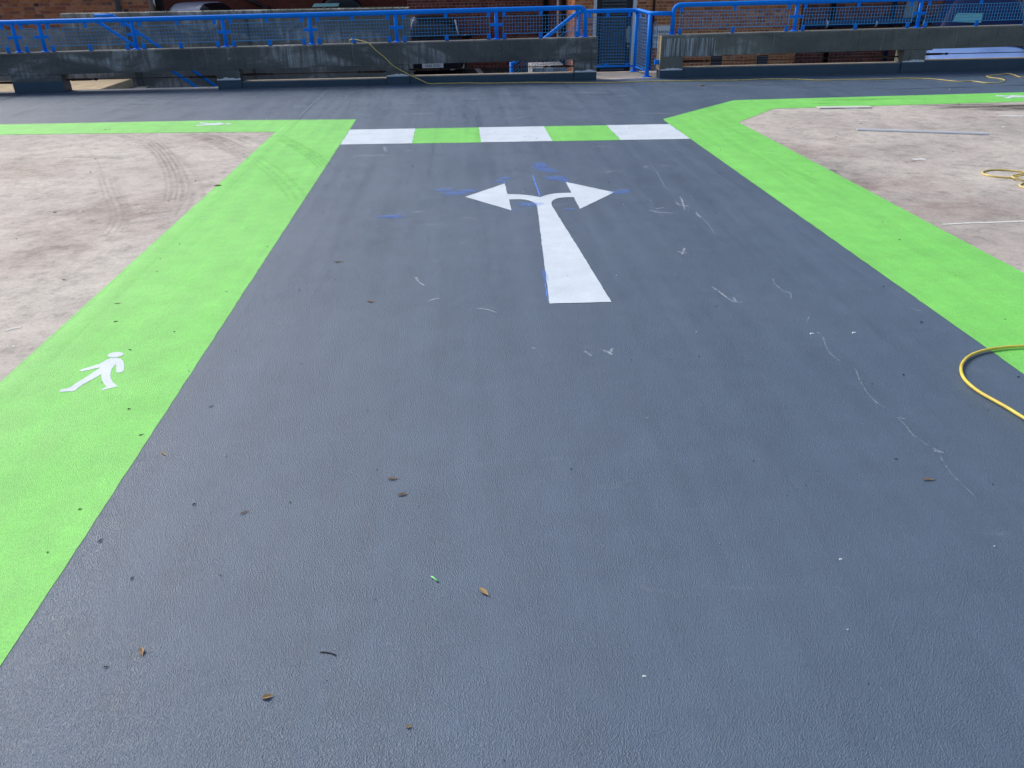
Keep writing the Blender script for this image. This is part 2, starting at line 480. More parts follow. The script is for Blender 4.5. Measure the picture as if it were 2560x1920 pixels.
# the split arrow
def U(pts, x0, y0, sc): return [xy(G(x0 + u * sc, y0 + v * sc)) for u, v in pts]
arrow = [(392, 355), (770, 228), (797, 330), (850, 330), (910, 332), (970, 337), (1040, 346), (1110, 358),
         (1145, 345), (1190, 333), (1240, 324), (1310, 318), (1405, 316), (1350, 212), (1815, 312), (1487, 470), (1428, 358),
         (1370, 358), (1315, 362), (1265, 371), (1235, 384), (1218, 402), (1215, 425), (1222, 445), (1240, 473), (1275, 530),
         (1500, 890), (1787, 1358), (1197, 1374), (1140, 930), (1083, 465), (1076, 440), (1062, 422), (1040, 405), (1010, 393), (970, 383), (920, 378), (810, 380), (835, 485)]
sheet('arrow_marking', [U(arrow, 1060, 400, .26221)], .0037, M['white'], deck, jitter=.0012, label='white arrow forking left and right')
body = [(1230, 393), (1330, 390), (1400, 405), (1445, 450), (1460, 520), (1455, 600), (1420, 635), (1370, 645), (1325, 640), (1322, 560),
        (1318, 500), (1280, 530), (1240, 590), (1225, 640), (1220, 700), (1230, 750), (1265, 815), (1345, 880), (1250, 905), (1160, 925), (1090, 950),
        (1055, 948), (1100, 915), (1160, 890), (1110, 840), (1075, 770), (1062, 670), (1000, 710), (880, 775), (760, 840), (680, 895), (620, 950),
        (560, 970), (440, 972), (360, 978), (330, 965), (370, 935), (480, 915), (540, 890), (620, 830), (760, 745), (900, 655), (1000, 590), (1050, 555),
        (960, 570), (840, 600), (720, 625), (685, 605), (730, 585), (880, 540), (1020, 495), (1080, 465), (1150, 425)]
head = [(1308 + 137 * math.cos(a) , 334 - 46 * math.sin(a) - 14 * math.cos(a)) for a in [k * math.pi / 12 for k in range(24)]]
s_ = 320 / 2212
sheet('pedestrian_symbol', [U(body, 100, 840, s_), U(head, 100, 840, s_)], .0037, M['white'], deck, label='white walking figure nearest the camera')
s_ = 140 / 2212
sheet('pedestrian_symbol', [U([(150, 370), (200, 405), (330, 395), (640, 365), (800, 370), (830, 380), (950, 372), (1100, 355), (1200, 340), (1310, 328), (1310, 318), (1200, 290), (1060, 265), (990, 270), (1010, 300), (900, 300), (640, 295), (480, 280), (370, 262), (290, 290), (300, 310), (380, 312), (560, 322), (560, 335), (400, 350), (230, 365)], 480, 290, s_),
      U([(1330, 322), (1380, 300), (1480, 298), (1570, 315), (1530, 345), (1400, 345)], 480, 290, s_)], .0037, M['white'], deck, label='white walking figure lying along the left cross strip')
s_ = 120 / 2212
sheet('pedestrian_symbol', [U([(900, 350), (950, 340), (1300, 362), (1560, 365), (1620, 350), (1590, 330), (1680, 325), (1850, 350), (2212, 365), (2400, 378), (2500, 392), (2400, 415), (2212, 425), (1900, 445), (1820, 430), (1650, 445), (1500, 495), (1420, 490), (1270, 450), (1300, 435), (1400, 440), (1520, 410), (1500, 400), (1000, 400), (920, 380)], 2440, 220, s_),
      U([(2520, 392), (2600, 375), (2750, 372), (2830, 388), (2750, 410), (2600, 412)], 2440, 220, s_)], .0037, M['white'], deck, label='white walking figure on the far right strip')

# joint lines under the paint: a low rounded bead
def bead(x, y0, y1, wd, h, z, mat, name):
    mb = MB()
    n = 7
    ys = [y0 + (y1 - y0) * k / 60 for k in range(61)]
    vs = []
    for y in ys:
        xx = x + .004 * math.sin(y * 3.1) + .003 * math.sin(y * 7.7)
        for k in range(n):
            t = k / (n - 1) * 2 - 1
            vs.append((xx + t * wd / 2, y, z + h * (1 - t * t)))
    fs = [(i * n + k, i * n + k + 1, (i + 1) * n + k + 1, (i + 1) * n + k) for i in range(60) for k in range(n - 1)]
    mb.add(vs, fs)
    return mb.build(name, mat, deck, smooth=True)
bead(-2.075, -9, 10.56, .13, .0030, .0023, M['green'], 'joint_ridge')
bead(-2.06, 10.80, 13.95, .05, .0022, .0011, M['coat'], 'joint_ridge')

# ribbons: chalk, scratches, tyre marks
def ribbon(mb, pts, wd, fade):
    pts = [Vector((p[0], p[1])) for p in pts]
    b = len(mb.v)
    n = len(pts)
    acc = 0
    for i, p in enumerate(pts):
        t = (pts[min(i + 1, n - 1)] - pts[max(i - 1, 0)])
        t = t.normalized() if t.length else Vector((1, 0))
        q = Vector((-t.y, t.x))
        u = i / (n - 1)
        ww = wd * (0.55 + .45 * math.sin(math.pi * min(1, max(0, u)))) * random.uniform(.8, 1.2)
        mb.v += [(p.x + q.x * ww / 2, p.y + q.y * ww / 2, mb.z), (p.x, p.y, mb.z), (p.x - q.x * ww / 2, p.y - q.y * ww / 2, mb.z)]
        e = fade * (1 if 0 < i < n - 1 else .1)
        mb.fade += [e * .15, e, e * .15]
    for i in range(n - 1):
        for k in (0, 1):
            mb.f.append((b + i * 3 + k, b + i * 3 + k + 1, b + i * 3 + k + 4, b + i * 3 + k + 3)); mb.mi.append(0)

def blob(mb, cx, cy, rx, ry, fade, ang=0.0):
    b = len(mb.v)
    n = 20
    mb.v.append((cx, cy, mb.z)); mb.fade.append(fade)
    for rr, fd in ((.5, .7), (1.0, 0.0)):
        for k in range(n):
            a = 2 * math.pi * k / n
            ux, uy = math.cos(a) * rx * rr * random.uniform(.85, 1.1), math.sin(a) * ry * rr * random.uniform(.85, 1.1)
            mb.v.append((cx + ux * math.cos(ang) - uy * math.sin(ang), cy + ux * math.sin(ang) + uy * math.cos(ang), mb.z)); mb.fade.append(fade * fd)
    for k in range(n):
        k2 = (k + 1) % n
        mb.f.append((b, b + 1 + k, b + 1 + k2)); mb.mi.append(0)
        mb.f.append((b + 1 + k, b + 1 + n + k, b + 1 + n + k2, b + 1 + k2)); mb.mi.append(0)

def marks(name, mat, z, parent=None):
    mb = MB(); mb.z = z; mb.fade = []
    def fin():
        o = mb.build(name, mat, parent or deck)
        at = o.data.attributes.new('fade', 'FLOAT', 'POINT')
        at.data.foreach_set('value', mb.fade)
        o['kind'] = 'stuff'
        for p in o.data.polygons: pass
        return o
    mb.fin = fin
    return mb

def gpath(pp, sub=5): return smooth_path([G(a, b) for a, b in pp], sub)

ch = marks('chalk_scuffs', M['chalk'], .0052)
for pp, wd in [
    ([(1700, 492), (1706, 505), (1712, 527)], .022), ([(1690, 508), (1702, 515), (1722, 517)], .03), ([(1621, 526), (1645, 532), (1685, 535)], .02),
    ([(1692, 630), (1706, 633), (1720, 634)], .022), ([(1712, 619), (1708, 632), (1704, 638)], .02), ([(1778, 717), (1800, 733), (1826, 752), (1845, 759)], .018), ([(1832, 745), (1842, 756), (1856, 758)], .016),
    ([(1040, 693), (1046, 706), (1062, 717)], .022), ([(1145, 609), (1165, 611)], .018), ([(1080, 656), (1101, 653)], .014), ([(1190, 773), (1215, 775), (1245, 785)], .014), ([(1070, 756), (1085, 750), (1102, 748)], .016),
    ([(1508, 434), (1535, 429), (1566, 428)], .014), ([(1060, 561), (1088, 564), (1130, 562)], .012), ([(1155, 545), (1175, 547), (1199, 551)], .012), ([(960, 372), (966, 380)], .04), ([(1460, 880), (1472, 886), (1478, 893)], .02),
    ([(1508, 878), (1522, 884), (1530, 890)], .025), ([(1532, 872), (1526, 884)], .02), ([(1640, 524), (1660, 520)], .02), ([(1035, 532), (1060, 530)], .03), ([(1015, 378), (1035, 376)], .03), ([(1175, 375), (1215, 373)], .02), ([(1480, 368), (1530, 367)], .02),
    ([(958, 370), (972, 372)], .05), ([(1605, 420), (1625, 416)], .02), ([(1740, 532), (1752, 548)], .02), ([(1415, 690), (1420, 694)], .012), ([(1430, 418), (1450, 417)], .02)]:
    ribbon(ch, gpath(pp), wd, 1.0)
for px, py, rx, ry in [(1000, 262, .5, .05), (760, 268, .4, .06), (1180, 248, .35, .04), (1460, 232, .5, .05), (1650, 285, .3, .04), (1290, 296, .3, .03), (1050, 285, .35, .05), (1560, 240, .3, .04), (930, 350 + 40, .3, .05), (1820, 255 - 40, .5, .04)]:
    c = G(px, py); blob(ch, c.x, c.y, rx, ry, .35, random.uniform(-.3, .3))
ch.fin()
th = marks('faint_scratches', M['chalkthin'], .0056)
for pp, wd in [
    ([(1628, 415), (1640, 430), (1655, 455), (1664, 470), (1680, 482)], .014), ([(1740, 533), (1765, 556), (1790, 590)], .01), ([(1933, 696), (1936, 710), (1958, 730), (1975, 735), (1978, 752)], .012),
    ([(2024, 792), (2018, 806), (2028, 824), (2055, 843), (2066, 872), (2080, 890), (2100, 905)], .011),
    ([(2130, 918), (2140, 930), (2150, 955), (2168, 985), (2190, 1008), (2215, 1025)], .010), ([(2240, 1045), (2262, 1065), (2280, 1088), (2310, 1110), (2345, 1132), (2357, 1158), (2380, 1190), (2395, 1205)], .010), ([(2242, 1046), (2255, 1049), (2262, 1050)], .014),
    ([(2330, 1130), (2345, 1131), (2358, 1136)], .02), ([(2400, 1212), (2420, 1228), (2440, 1250)], .006), ([(1660, 380), (1700, 374), (1740, 373)], .02), ([(2270, 771), (2290, 778), (2318, 779)], .008), ([(1330, 870), (1338, 876)], .02),
    ([(1870, 350), (1875, 355)], .01)]:
    ribbon(th, gpath(pp), wd, 1.0)
for k in range(70):     # short random brush and shoe scuffs over the lane
    x, y = random.uniform(-1.2, 2.4), random.uniform(5.2, 13.6)
    a = random.gauss(0, .5)
    L = random.uniform(.04, .22)
    pts = [Vector((x + t * L * math.cos(a) + .02 * t * t, y + t * L * math.sin(a))) for t in (0, .3, .6, 1)]
    ribbon(th, pts, random.uniform(.006, .03), random.uniform(.3, .9))
th.fin()
bc = marks('blue_chalk', M['bluechalk'], .0048)
for px, py, rx, ry, an in [(1140, 484, .13, .06, .1), (1168, 478, .12, .04, 0), (1110, 476, .10, .05, 0), (1362, 424, .09, .16, .5), (1388, 446, .12, .08, -.5), (1352, 414, .08, .12, 0), (1410, 452, .06, .05, 0), (1262, 447, .07, .05, .4), (1246, 455, .07, .03, .2), (1548, 482, .09, .04, 0), (1560, 478, .07, .04, 0), (975, 542, .11, .04, 0), (990, 544, .08, .03, 0), (1425, 524, .05, .02, .2), (1362, 690, .02, .10, 0), (1325, 512, .12, .06, 0), (1290, 527, .03, .02, 0)]:
    c = G(px, py); blob(bc, c.x, c.y, rx * 1.15, ry * 1.4, .9, an)
for pp, wd in [([(1331, 438), (1341, 466), (1351, 494)], .02), ([(1258, 444), (1263, 462)], .012), ([(1405, 440), (1414, 456)], .012), ([(1362, 700), (1366, 730), (1370, 757)], .01)]:
    ribbon(bc, gpath(pp), wd, 2.5)
bc.fin()
ty = marks('tyre_marks', M['tyre'], .0016)
pt = marks('pale_tyre_marks', M['paletyre'], .0013)
gt = marks('tyre_marks_on_green', M['gtyre'], .0036)
def multi(mb, pp, offs, wd, fade):
    base = gpath(pp, 8)
    for o in offs:
        pts = []
        for i, p in enumerate(base):
            t = (base[min(i + 1, len(base) - 1)] - base[max(i - 1, 0)]).normalized()
            pts.append(Vector((p.x - t.y * o, p.y + t.x * o)))
        ribbon(mb, pts, wd * 1.9, fade * .8)
s_ = .434
def cl(pp): return [(u * s_, 240 + v * s_) for u, v in pp]
tr4 = [-.075, -.035, .01, .05]
multi(pt, cl([(620, 470), (650, 560), (690, 650), (695, 720), (650, 790)]), tr4, .02, 1)
multi(ty, cl([(640, 470), (670, 560), (710, 650), (715, 720), (670, 790)]), [0, .05], .018, .5)
multi(pt, cl([(880, 250), (960, 330), (1020, 420), (1050, 520), (1030, 610)]), tr4, .02, 1)
multi(ty, cl([(840, 250), (930, 330), (985, 420), (1010, 520), (1000, 600)]), tr4, .02, .8)
multi(ty, cl([(700, 215), (840, 260), (940, 320), (1060, 420), (1130, 560), (1080, 700)]), [-.1, -.03, .06], .035, .6)
multi(ty, cl([(1130, 205), (1270, 250), (1400, 310), (1480, 350)]), [-.16, -.11, -.07, 0, .05], .04, 1.2)
multi(ty, cl([(1290, 205), (1400, 240), (1500, 280)]), [-.08, 0, .05], .04, .9)
multi(gt, cl([(1590, 225), (1700, 280), (1800, 340), (1880, 410)]), tr4, .03, 1)
multi(gt, cl([(1470, 350), (1600, 440), (1700, 540), (1740, 600)]), [-.1, -.04, .04], .03, .6)
multi(ty, cl([(400, 240), (520, 330), (560, 370), (600, 520)]), [0], .02, .5)
def cr(pp): return [(1600 + u * s_, 180 + v * s_) for u, v in pp]
multi(ty, cr([(1130, 610), (1150, 560), (1200, 520), (1260, 490)]), [0, .05], .04, .8)
multi(ty, cr([(1450, 270), (1560, 290), (1640, 340)]), [0, .06], .05, .7)
0 and multi(ty, cr([(1660, 265), (1800, 285), (1920, 330)]), [0], .06, .7)
multi(ty, cr([(780, 380), (900, 470), (1050, 540), (1180, 600), (1300, 690)]), [-.12, 0, .1], .16, .5)
multi(gt, cr([(640, 460), (800, 560), (1000, 640)]), [0, .08], .06, .5)
multi(gt, cr([(900, 720), (1200, 790), (1500, 880)]), [0], .10, .4)
for px, py, rx, ry, f in [(395, 370, .22, .2, .9), (700, 325, .0, 0, 0), (1960, 350, .12, .1, .5), (2425, 294, .1, .12, 1.2)]:
    c = G(px, py)
    if rx: blob(ty, c.x, c.y, rx, ry, f)
ty.fin(); pt.fin()
for px, py, rx, ry, f in [(715, 455, .3, .35, .5), (1900 + 190, 254 - 8, .5, .2, .0), (2160, 249, .8, .12, 1.6), (2060, 259, .3, .1, .9)]:
    c = G(px, py)
    if f: blob(gt, c.x, c.y, rx, ry, f)
gt.fin()
oil = marks('oil_stain', M['oil'], .0019)
for px, py, rx, ry in [(2480, 266, 1.0, .16), (2540, 272, .7, .2), (2400, 262, .8, .06), (2660, 262, 1.4, .2)]:
    c = G(px, py); blob(oil, c.x, c.y, rx, ry, 1.0)
oil.fin()
jl = marks('slab_joint', M['oil'], .0040)
ribbon(jl, gpath([(-60, 268), (0, 252), (40, 241), (88, 225)]), .03, 3)
jl.fin()
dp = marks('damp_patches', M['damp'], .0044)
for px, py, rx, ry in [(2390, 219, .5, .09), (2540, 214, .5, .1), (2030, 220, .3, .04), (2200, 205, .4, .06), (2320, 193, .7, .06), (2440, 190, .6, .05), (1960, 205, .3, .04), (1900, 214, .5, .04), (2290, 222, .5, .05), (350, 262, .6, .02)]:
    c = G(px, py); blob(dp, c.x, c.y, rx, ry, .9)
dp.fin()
ol = marks('old_bay_lines', M['oldline'], .0022)
for pp, wd, f in [([(2353, 562), (2420, 558), (2490, 556), (2560, 553), (2640, 549)], .022, 3.0), ([(2280, 399), (2300, 398), (2315, 398)], .06, 2), ([(2375, 397), (2385, 398)], .04, 1.2), ([(2143, 301), (2175, 301)], .05, 1.6), ([(2494, 289), (2530, 290), (2570, 290)], .06, 2.4), ([(2503, 317), (2513, 318)], .06, 2), ([(2077, 270), (2110, 270), (2146, 272)], .10, 3), ([(12, 828), (30, 822), (56, 818)], .03, 1), ([(30, 868), (38, 865)], .02, 1.4)]:
    ribbon(ol, gpath(pp), wd * 1.6, f)
ol.fin()
ps = marks('reddish_stains', M['pinkstain'], .0010)
for px, py, rx, ry in [(230, 560, .7, .8), (320, 520, .6, .6), (100, 640, .4, .5), (60, 420, .8, .7), (500, 350, .5, .5), (2200, 460, .9, .6), (2400, 520, .7, .5), (2000, 380, .7, .5)]:
    c = G(px, py); blob(ps, c.x, c.y, rx, ry, .8)
ps.fin()

# ------------------------------------------------------------------ barriers
YB = 14.0
def zs(x): return .0072 * x
def beam_prof(T, Bm): return [(YB, Bm), (YB, T - .058), (YB + .012, T - .05), (YB + .012, T - .016), (YB + .026, T), (YB + .27, T), (YB + .285, T - .02), (YB + .285, Bm)]
T0, B0 = .642, .315
def wavy_strip(mb, x0, x1, y, z0, z1, amp, base_zs=True):
    n = max(4, int((x1 - x0) / .03))
    vs = []
    for i in range(n + 1):
        x = x0 + (x1 - x0) * i / n
        vs += [(x, y, z0), (x, y, z1 + amp * (math.sin(x * 17 + x0) * .5 + random.uniform(-.5, .5)))]
    b = len(mb.v)
    mb.add(vs, [(2 * i, 2 * i + 2, 2 * i + 3, 2 * i + 1) for i in range(n)])

def barrier(root, x0, x1, cols, mat, ups, upz, mats_end=None):
    """cols: (xa, xb) of each column; ups: list of (xa, xb) spans with a painted upstand"""
    n = 1
    bm_ = MB(); bm_.prism_x(beam_prof(T0, B0), x0, x1, zs); bm_.build('beam', mat, root)
    for (a, b) in cols:
        c = MB()
        c.box(a, b, YB + .004, YB + .281, -.3, B0 + zs((a + b) / 2) + .0005 - .004)
        col = c.build('column', mat, root)
        pz = .128 + (.04 if a < -6 else 0) + (.045 if a > 7 else 0)
        p = MB(); p.box(a - .004, b + .004, YB - .001, YB + .20, .004, pz, .003)
        p.build('paint_band', M['upcoat'], col)
        wv = MB(); wavy_strip(wv, a, b, YB + .001, pz - .004, pz + .028, .018)
        wv.build('primer_edge', M['chip'] if a > -6 else M['barrier_l'], col)
    for (a, b) in ups:
        u = MB(); z = upz + zs((a + b) / 2)
        u.box(a, b, YB + .03, YB + .26, -.3, z, .006)
        up = u.build('upstand', M['landing'], root)
        p = MB(); p.box(a + .002, b - .002, YB + .024, YB + .06, .004, z - .006, .003)
        p.build('paint_band', M['upcoat'], up)
left = thing('concrete_barrier', 'long dark weathered concrete barrier with pale streaks left of the gateway', 'barrier', (-3, YB, 0), group='concrete edge barriers')
right = thing('concrete_barrier', 'grey concrete barrier right of the gateway with white run marks at its end', 'barrier', (7, YB, 0), group='concrete edge barriers')
def reparent(o, p):
    o.parent = p
    o.matrix_parent_inverse = Matrix.Translation(-Vector(p.location))
_lk = link
def link(o, parent=None):
    C.objects.link(o)
    if parent is not None:
        o.parent = parent
        l = Vector((0, 0, 0)); q = parent
        while q is not None:
            l += Vector(q.location); q = q.parent
        o.location = Vector(o.location) - l
    return o
colsL = [(-9.9, -9.3), (-7.125, -6.345), (-3.90, -3.525), (-1.16, -.793), (1.952, 2.318)]
colsR = [(3.395, 3.77), (7.56, 7.945), (11.6, 12.0)]
barrier(left, -14.5, 2.32, colsL, M['barrier_l'], [(-3.521, -1.164), (-.789, 1.948)], .112)
barrier(right, 3.392, 14.5, colsR, M['barrier_r'], [(3.774, 7.556), (7.949, 11.596)], .12)
# haunch on the second right column and end face skin
h = MB(); h.prism_x([(YB + .006, B0 - .02), (YB + .006, B0 + .001), (YB + .28, B0 + .001), (YB + .28, B0 - .02)], 7.945, 8.05, zs); h.build('haunch', M['barrier_r'], right)
e = MB(); e.box(3.384, 3.391, YB + .02, YB + .27, .13, .66); e.build('end_face', M['tan'], right)
e = MB(); wavy_strip(e, 3.44, 4.30, YB - .002, .34, .62, .01)
st = barrier_concrete('white_run_marks', (.10, .10, .10), (.18, .18, .18), (.50, .53, .56), 0.36, 4.0)
e.build('run_mark_patch', st, right)
# tension cables with turnbuckles seen in the slots
for rt, spans in ((left, [(-6.34, -3.90), (-3.52, -1.162), (-.79, 1.95), (-9.3, -7.13)]), (right, [(3.772, 7.56), (7.945, 11.6)])):
    for a, b in spans:
        z = .205 + zs((a + b) / 2)
        c = MB(); c.tube([(a, YB + .17, z), (b, YB + .17, z + .004)], .007, 6)
        cb = c.build('tension_cable', M['rust'], rt, smooth=True)
        for s0, dr in ((a, 1), (b, -1)):
            t = MB(); t.tube([(s0 + dr * x, YB + .17, z) for x in (0, .06, .07, .36, .42, .46, .5)], [.012, .012, .020, .017, .011, .022, .008], 8)
            t.build('turnbuckle', M['rust'], cb, smooth=True)

# ------------------------------------------------------------------ blue railings
YR = YB + .15
RT, RR = 1.083, .036       # rail height and tube radius
def mesh_panel(x0, x1, z0, z1, y, shear=None, cell=.05, frame=True, dirv=None):
    """welded wire panel along x (or along dirv), z from z0 to z1"""
    sh = shear or (lambda x: 0)
    mb = MB()
    r = .0024
    nx = max(2, int(round((x1 - x0) / cell))); nz = max(2, int(round((z1 - z0) / cell)))
    for i in range(nx + 1):
        x = x0 + (x1 - x0) * i / nx
        rr = .005 if i in (0, nx) else r
        s = sh(x)
        mb.box(x - rr, x + rr, y - rr, y + rr, z0 + s, z1 + s)
    for k in range(nz + 1):
        z = z0 + (z1 - z0) * k / nz
        rr = .005 if k in (0, nz) else r
        seg = 1
        vs = []
        for x in (x0, x1):
            s = sh(x)
            vs += [(x, y - rr + .0005, z - rr + s), (x, y + rr + .0005, z - rr + s), (x, y + rr + .0005, z + rr + s), (x, y - rr + .0005, z + rr + s)]
        mb.add(vs, [(0, 1, 5, 4), (1, 2, 6, 5), (2, 3, 7, 6), (3, 0, 4, 7), (3, 2, 1, 0), (4, 5, 6, 7)])
    return mb

def add_panel(root, x0, x1, tabs, y=YR):
    p = mesh_panel(x0, x1, .725, .985, y - .012, zs).build('mesh_panel', M['wire'], root)
    p['kind'] = 'stuff'
    for x in tabs:
        s = zs(x)
        a = MB(); a.box(x - .026, x + .026, y - .010, y - .002, .975 + s, RT - RR * .6 + s, .001); a.build('bracket', M['blue'], root)
        a = MB(); a.box(x - .030, x + .030, y - .010, y - .002, T0 + s + .001, .735 + s, .001)
        a.box(x - .030, x + .030, y - .010, y + .04, T0 + s + .001, T0 + s + .007)
        a.tube([(x, y - .016, T0 + s + .04), (x, y - .009, T0 + s + .04)], .009, 6)
        a.build('bracket', M['blue'], root)

def add_post(root, x, y=YR, z0=T0, z1=RT, r=.031, sides=True):
    s = zs(x)
    mb = MB(); mb.tube([(x, y, z0 + s + .006), (x, y, z1 + s)], r, 14)
    p = mb.build('post', M['blue'], root, smooth=True)
    f = MB(); f.tube([(x, y, z0 + s + .001), (x, y, z0 + s + .012), (x, y, z0 + s + .016)], [.062, .062, .05], 14); f.build('foot_plate', M['blue'], p)
    if sides:
        for dx in (-1, 1):
            a = MB(); a.box(x + dx * .028 if dx > 0 else x - .115, x + .115 if dx > 0 else x - .028, y - .012, y - .004, .84 + s, .885 + s, .001)
            a.tube([(x + dx * .08, y - .02, .862 + s), (x + dx * .08, y - .011, .862 + s)], .009, 6)
            a.build('clamp', M['blue'], p)
    return p
rl = thing('railing', 'blue tube railing with wire mesh on top of the left concrete barrier', 'railing', (-3, YR, T0), group='blue railings on the barriers')
posts = [-8.4, -6.96, -6.55, -5.12, -3.70, -2.33, -.955, .672]
end = [(2.02, YR, RT + zs(2)), (2.07, YR, RT + zs(2) - .006), (2.105, YR, RT + zs(2) - .03), (2.128, YR, RT + zs(2) - .065), (2.133, YR, RT + zs(2) - .11), (2.133, YR, T0 + zs(2) + .006)]
t = MB(); t.tube([(-14.4, YR, RT + zs(-14.4)), (-4, YR, RT + zs(-4) - .004)] + end, RR, 16)
t.build('top_rail', M['blue'], rl, smooth=True)
for x in posts: add_post(rl, x)
f = MB(); f.tube([(2.133, YR, T0 + zs(2) + .001), (2.133, YR, T0 + zs(2) + .012)], .062, 14); f.build('foot_plate', M['blue'], rl)
for (a, b, tb) in [(-8.3, -7.07, (-8.2, -7.7, -7.12)), (-6.86, -6.64, (-6.83,)), (-6.45, -5.23, (-6.42, -5.84, -5.26)), (-5.01, -3.81, (-5.0, -4.418, -3.83)), (-3.59, -2.44, (-3.575, -3.005, -2.455)), (-2.22, -1.065, (-2.205, -1.648, -1.085)), (-.845, .563, (-.83, -.146, .545)), (.782, 2.02, (.80, 1.40, 1.997))]:
    add_panel(rl, a, b, tb)
rr_ = thing('railing', 'blue tube railing with wire mesh on top of the right concrete barrier', 'railing', (7, YR, T0), group='blue railings on the barriers')
z3 = zs(3.6)
t = MB(); t.tube([(3.59, YR, T0 + z3 + .006), (3.592, YR, RT + z3 - .11), (3.60, YR, RT + z3 - .06), (3.625, YR, RT + z3 - .025), (3.66, YR, RT + z3 - .006), (3.71, YR, RT + z3 + .001), (14.4, YR, RT + zs(14.4))], RR, 16)
t.build('top_rail', M['blue'], rr_, smooth=True)
f = MB(); f.tube([(3.59, YR, T0 + z3 + .001), (3.59, YR, T0 + z3 + .012)], .062, 14); f.build('foot_plate', M['blue'], rr_)
for x in (5.66, 7.77, 9.9, 12.0): add_post(rr_, x)
for (a, b, tb) in [(3.70, 5.54, (3.72, 4.61, 5.52)), (5.78, 7.65, (5.80, 6.70, 7.60)), (7.88, 9.78, (7.91, 8.80, 9.65)), (10.0, 11.9, (10.05, 10.9, 11.85))]:
    add_panel(rr_, a, b, tb)

# ------------------------------------------------------------------ gateway landing, guard rails, steps
ld = MB(); ld.box(2.33, 3.38, YB + .282 , 15.16, -.40, .0015)
ld.box(3.382, 3.95, YB + .29, 15.16, -.401, .001)
tag(ld.build('landing', M['landing']), kind='structure')
gr = thing('guard_rail', 'blue tube guard rail with mesh in front of the dark louvred door', 'railing', (2.7, 15.1, 0))
P1 = Vector((3.19, 15.1, 1.0)); P2 = Vector((3.24, 14.26, .985)); P3 = Vector((3.56, 14.16, .985)); P0 = Vector((2.16, 15.1, .995)); PD = W(1284, 159, 15.1)
t = MB(); t.tube([PD, W(1366, 93, 15.1), P0 - Vector((.05, 0, .025)), P0 + Vector((.04, 0, .002)), (2.9, 15.1, 1.0), P1 - Vector((.05, 0, 0)), P1 + Vector((.02, -.04, 0)), P2 + Vector((-.005, .05, 0)), P2 + Vector((.04, -.01, 0)), P3], .034, 14)
t.build('hand_rail', M['blue'], gr, smooth=True)
for (x, y, z0, z1) in ((3.19, 15.1, .0, .99), (3.235, 14.27, .0, .97), (2.16, 15.1, .0, .98), (.97, 15.1, YARD, .20)):
    t = MB(); t.tube([(x, y, z0 + .01), (x, y, z1)], .034, 14); p = t.build('post', M['blue'], gr, smooth=True)
    f = MB(); f.box(x - .075, x + .075, y - .06, y + .06, z0 + .002, z0 + .012, .002); f.build('foot_plate', M['blue'], p)
p = mesh_panel(2.26, 3.09, .135, .905, 15.09).build('mesh_panel', M['wire'], gr); p['kind'] = 'stuff'
t = MB(); t.tube([(2.18, 15.1, .095), (3.18, 15.1, .095)], .014, 8); t.build('bottom_rail', M['blue'], gr, smooth=True)
for x in (2.35, 2.67, 3.05):
    for (a, b) in ((.90, .975), (.095, .15)):
        q = MB(); q.box(x - .025, x + .025, 15.085, 15.095, a, b, .001); q.build('bracket', M['blue'], gr)
# side panel running back from the front post to the rear post, and the short panel to the barrier end
def along(p, a, b, z0, z1, cell=.05):
    mb = MB(); a = Vector(a); b = Vector(b); L = (b - a).length; n = int(L / cell); d = (b - a) / L; q = Vector((-d.y, d.x))
    nz = int((z1 - z0) / cell)
    def bar(p0, p1, r):
        ax = (p1 - p0).normalized(); u = Vector((q.x, q.y, 0)); v = ax.cross(u)
        vs = [p0 + u * r * i + v * r * j for i, j in ((-1, -1), (1, -1), (1, 1), (-1, 1))] + [p1 + u * r * i + v * r * j for i, j in ((-1, -1), (1, -1), (1, 1), (-1, 1))]
        mb.add(vs, [(0, 1, 5, 4), (1, 2, 6, 5), (2, 3, 7, 6), (3, 0, 4, 7), (3, 2, 1, 0), (4, 5, 6, 7)])
    for i in range(n + 1):
        c = a + d * L * i / n; r = .005 if i in (0, n) else .0024
        bar(Vector((c.x, c.y, z0)), Vector((c.x, c.y, z1)), r)
    for k in range(nz + 1):
        z = z0 + (z1 - z0) * k / nz; r = .005 if k in (0, nz) else .0024
        bar(Vector((a.x, a.y, z)), Vector((b.x, b.y, z)), r)
    o = mb.build('mesh_panel', M['wire'], p); o['kind'] = 'stuff'
along(gr, (3.20, 15.02), (3.23, 14.36), .13, .90)
along(gr, (3.29, 14.25), (3.36, 14.24), .10, .84)
for (y, z) in ((14.9, .93), (14.5, .93), (14.9, .10), (14.5, .10)):
    q = MB(); q.box(3.205, 3.213, y - .025, y + .025, z - .03, z + .03, .001); q.build('bracket', M['blue'], gr)
t = MB(); t.tube([(3.20, 15.06, .085), (3.235, 14.3, .085)], .014, 8); t.build('bottom_rail', M['blue'], gr, smooth=True)
q = MB(); q.box(3.31, 3.383, 14.06, 14.12, .215, .29, .004); q.build('clamp', M['blue'], gr)
# sloping mesh beside the steps
sp = mesh_panel(.95, 2.08, .16, .80, 15.09, lambda x: (x - 2.16) * .625 + .02, .05).build('mesh_panel', M['wire'], gr); sp['kind'] = 'stuff'
# steps going down behind the left barrier
stp = thing('steps', 'pale concrete steps going down behind the left barrier beside the gateway', 'steps', (1.5, 15.1, YARD))
for k in range(5):
    q = MB(); x1 = 2.33 - k * .29
    q.box(x1 - .29, x1, 14.32, 15.16, YARD, -.142 * (k + 1), .008); q.build('step', M['step'], stp)

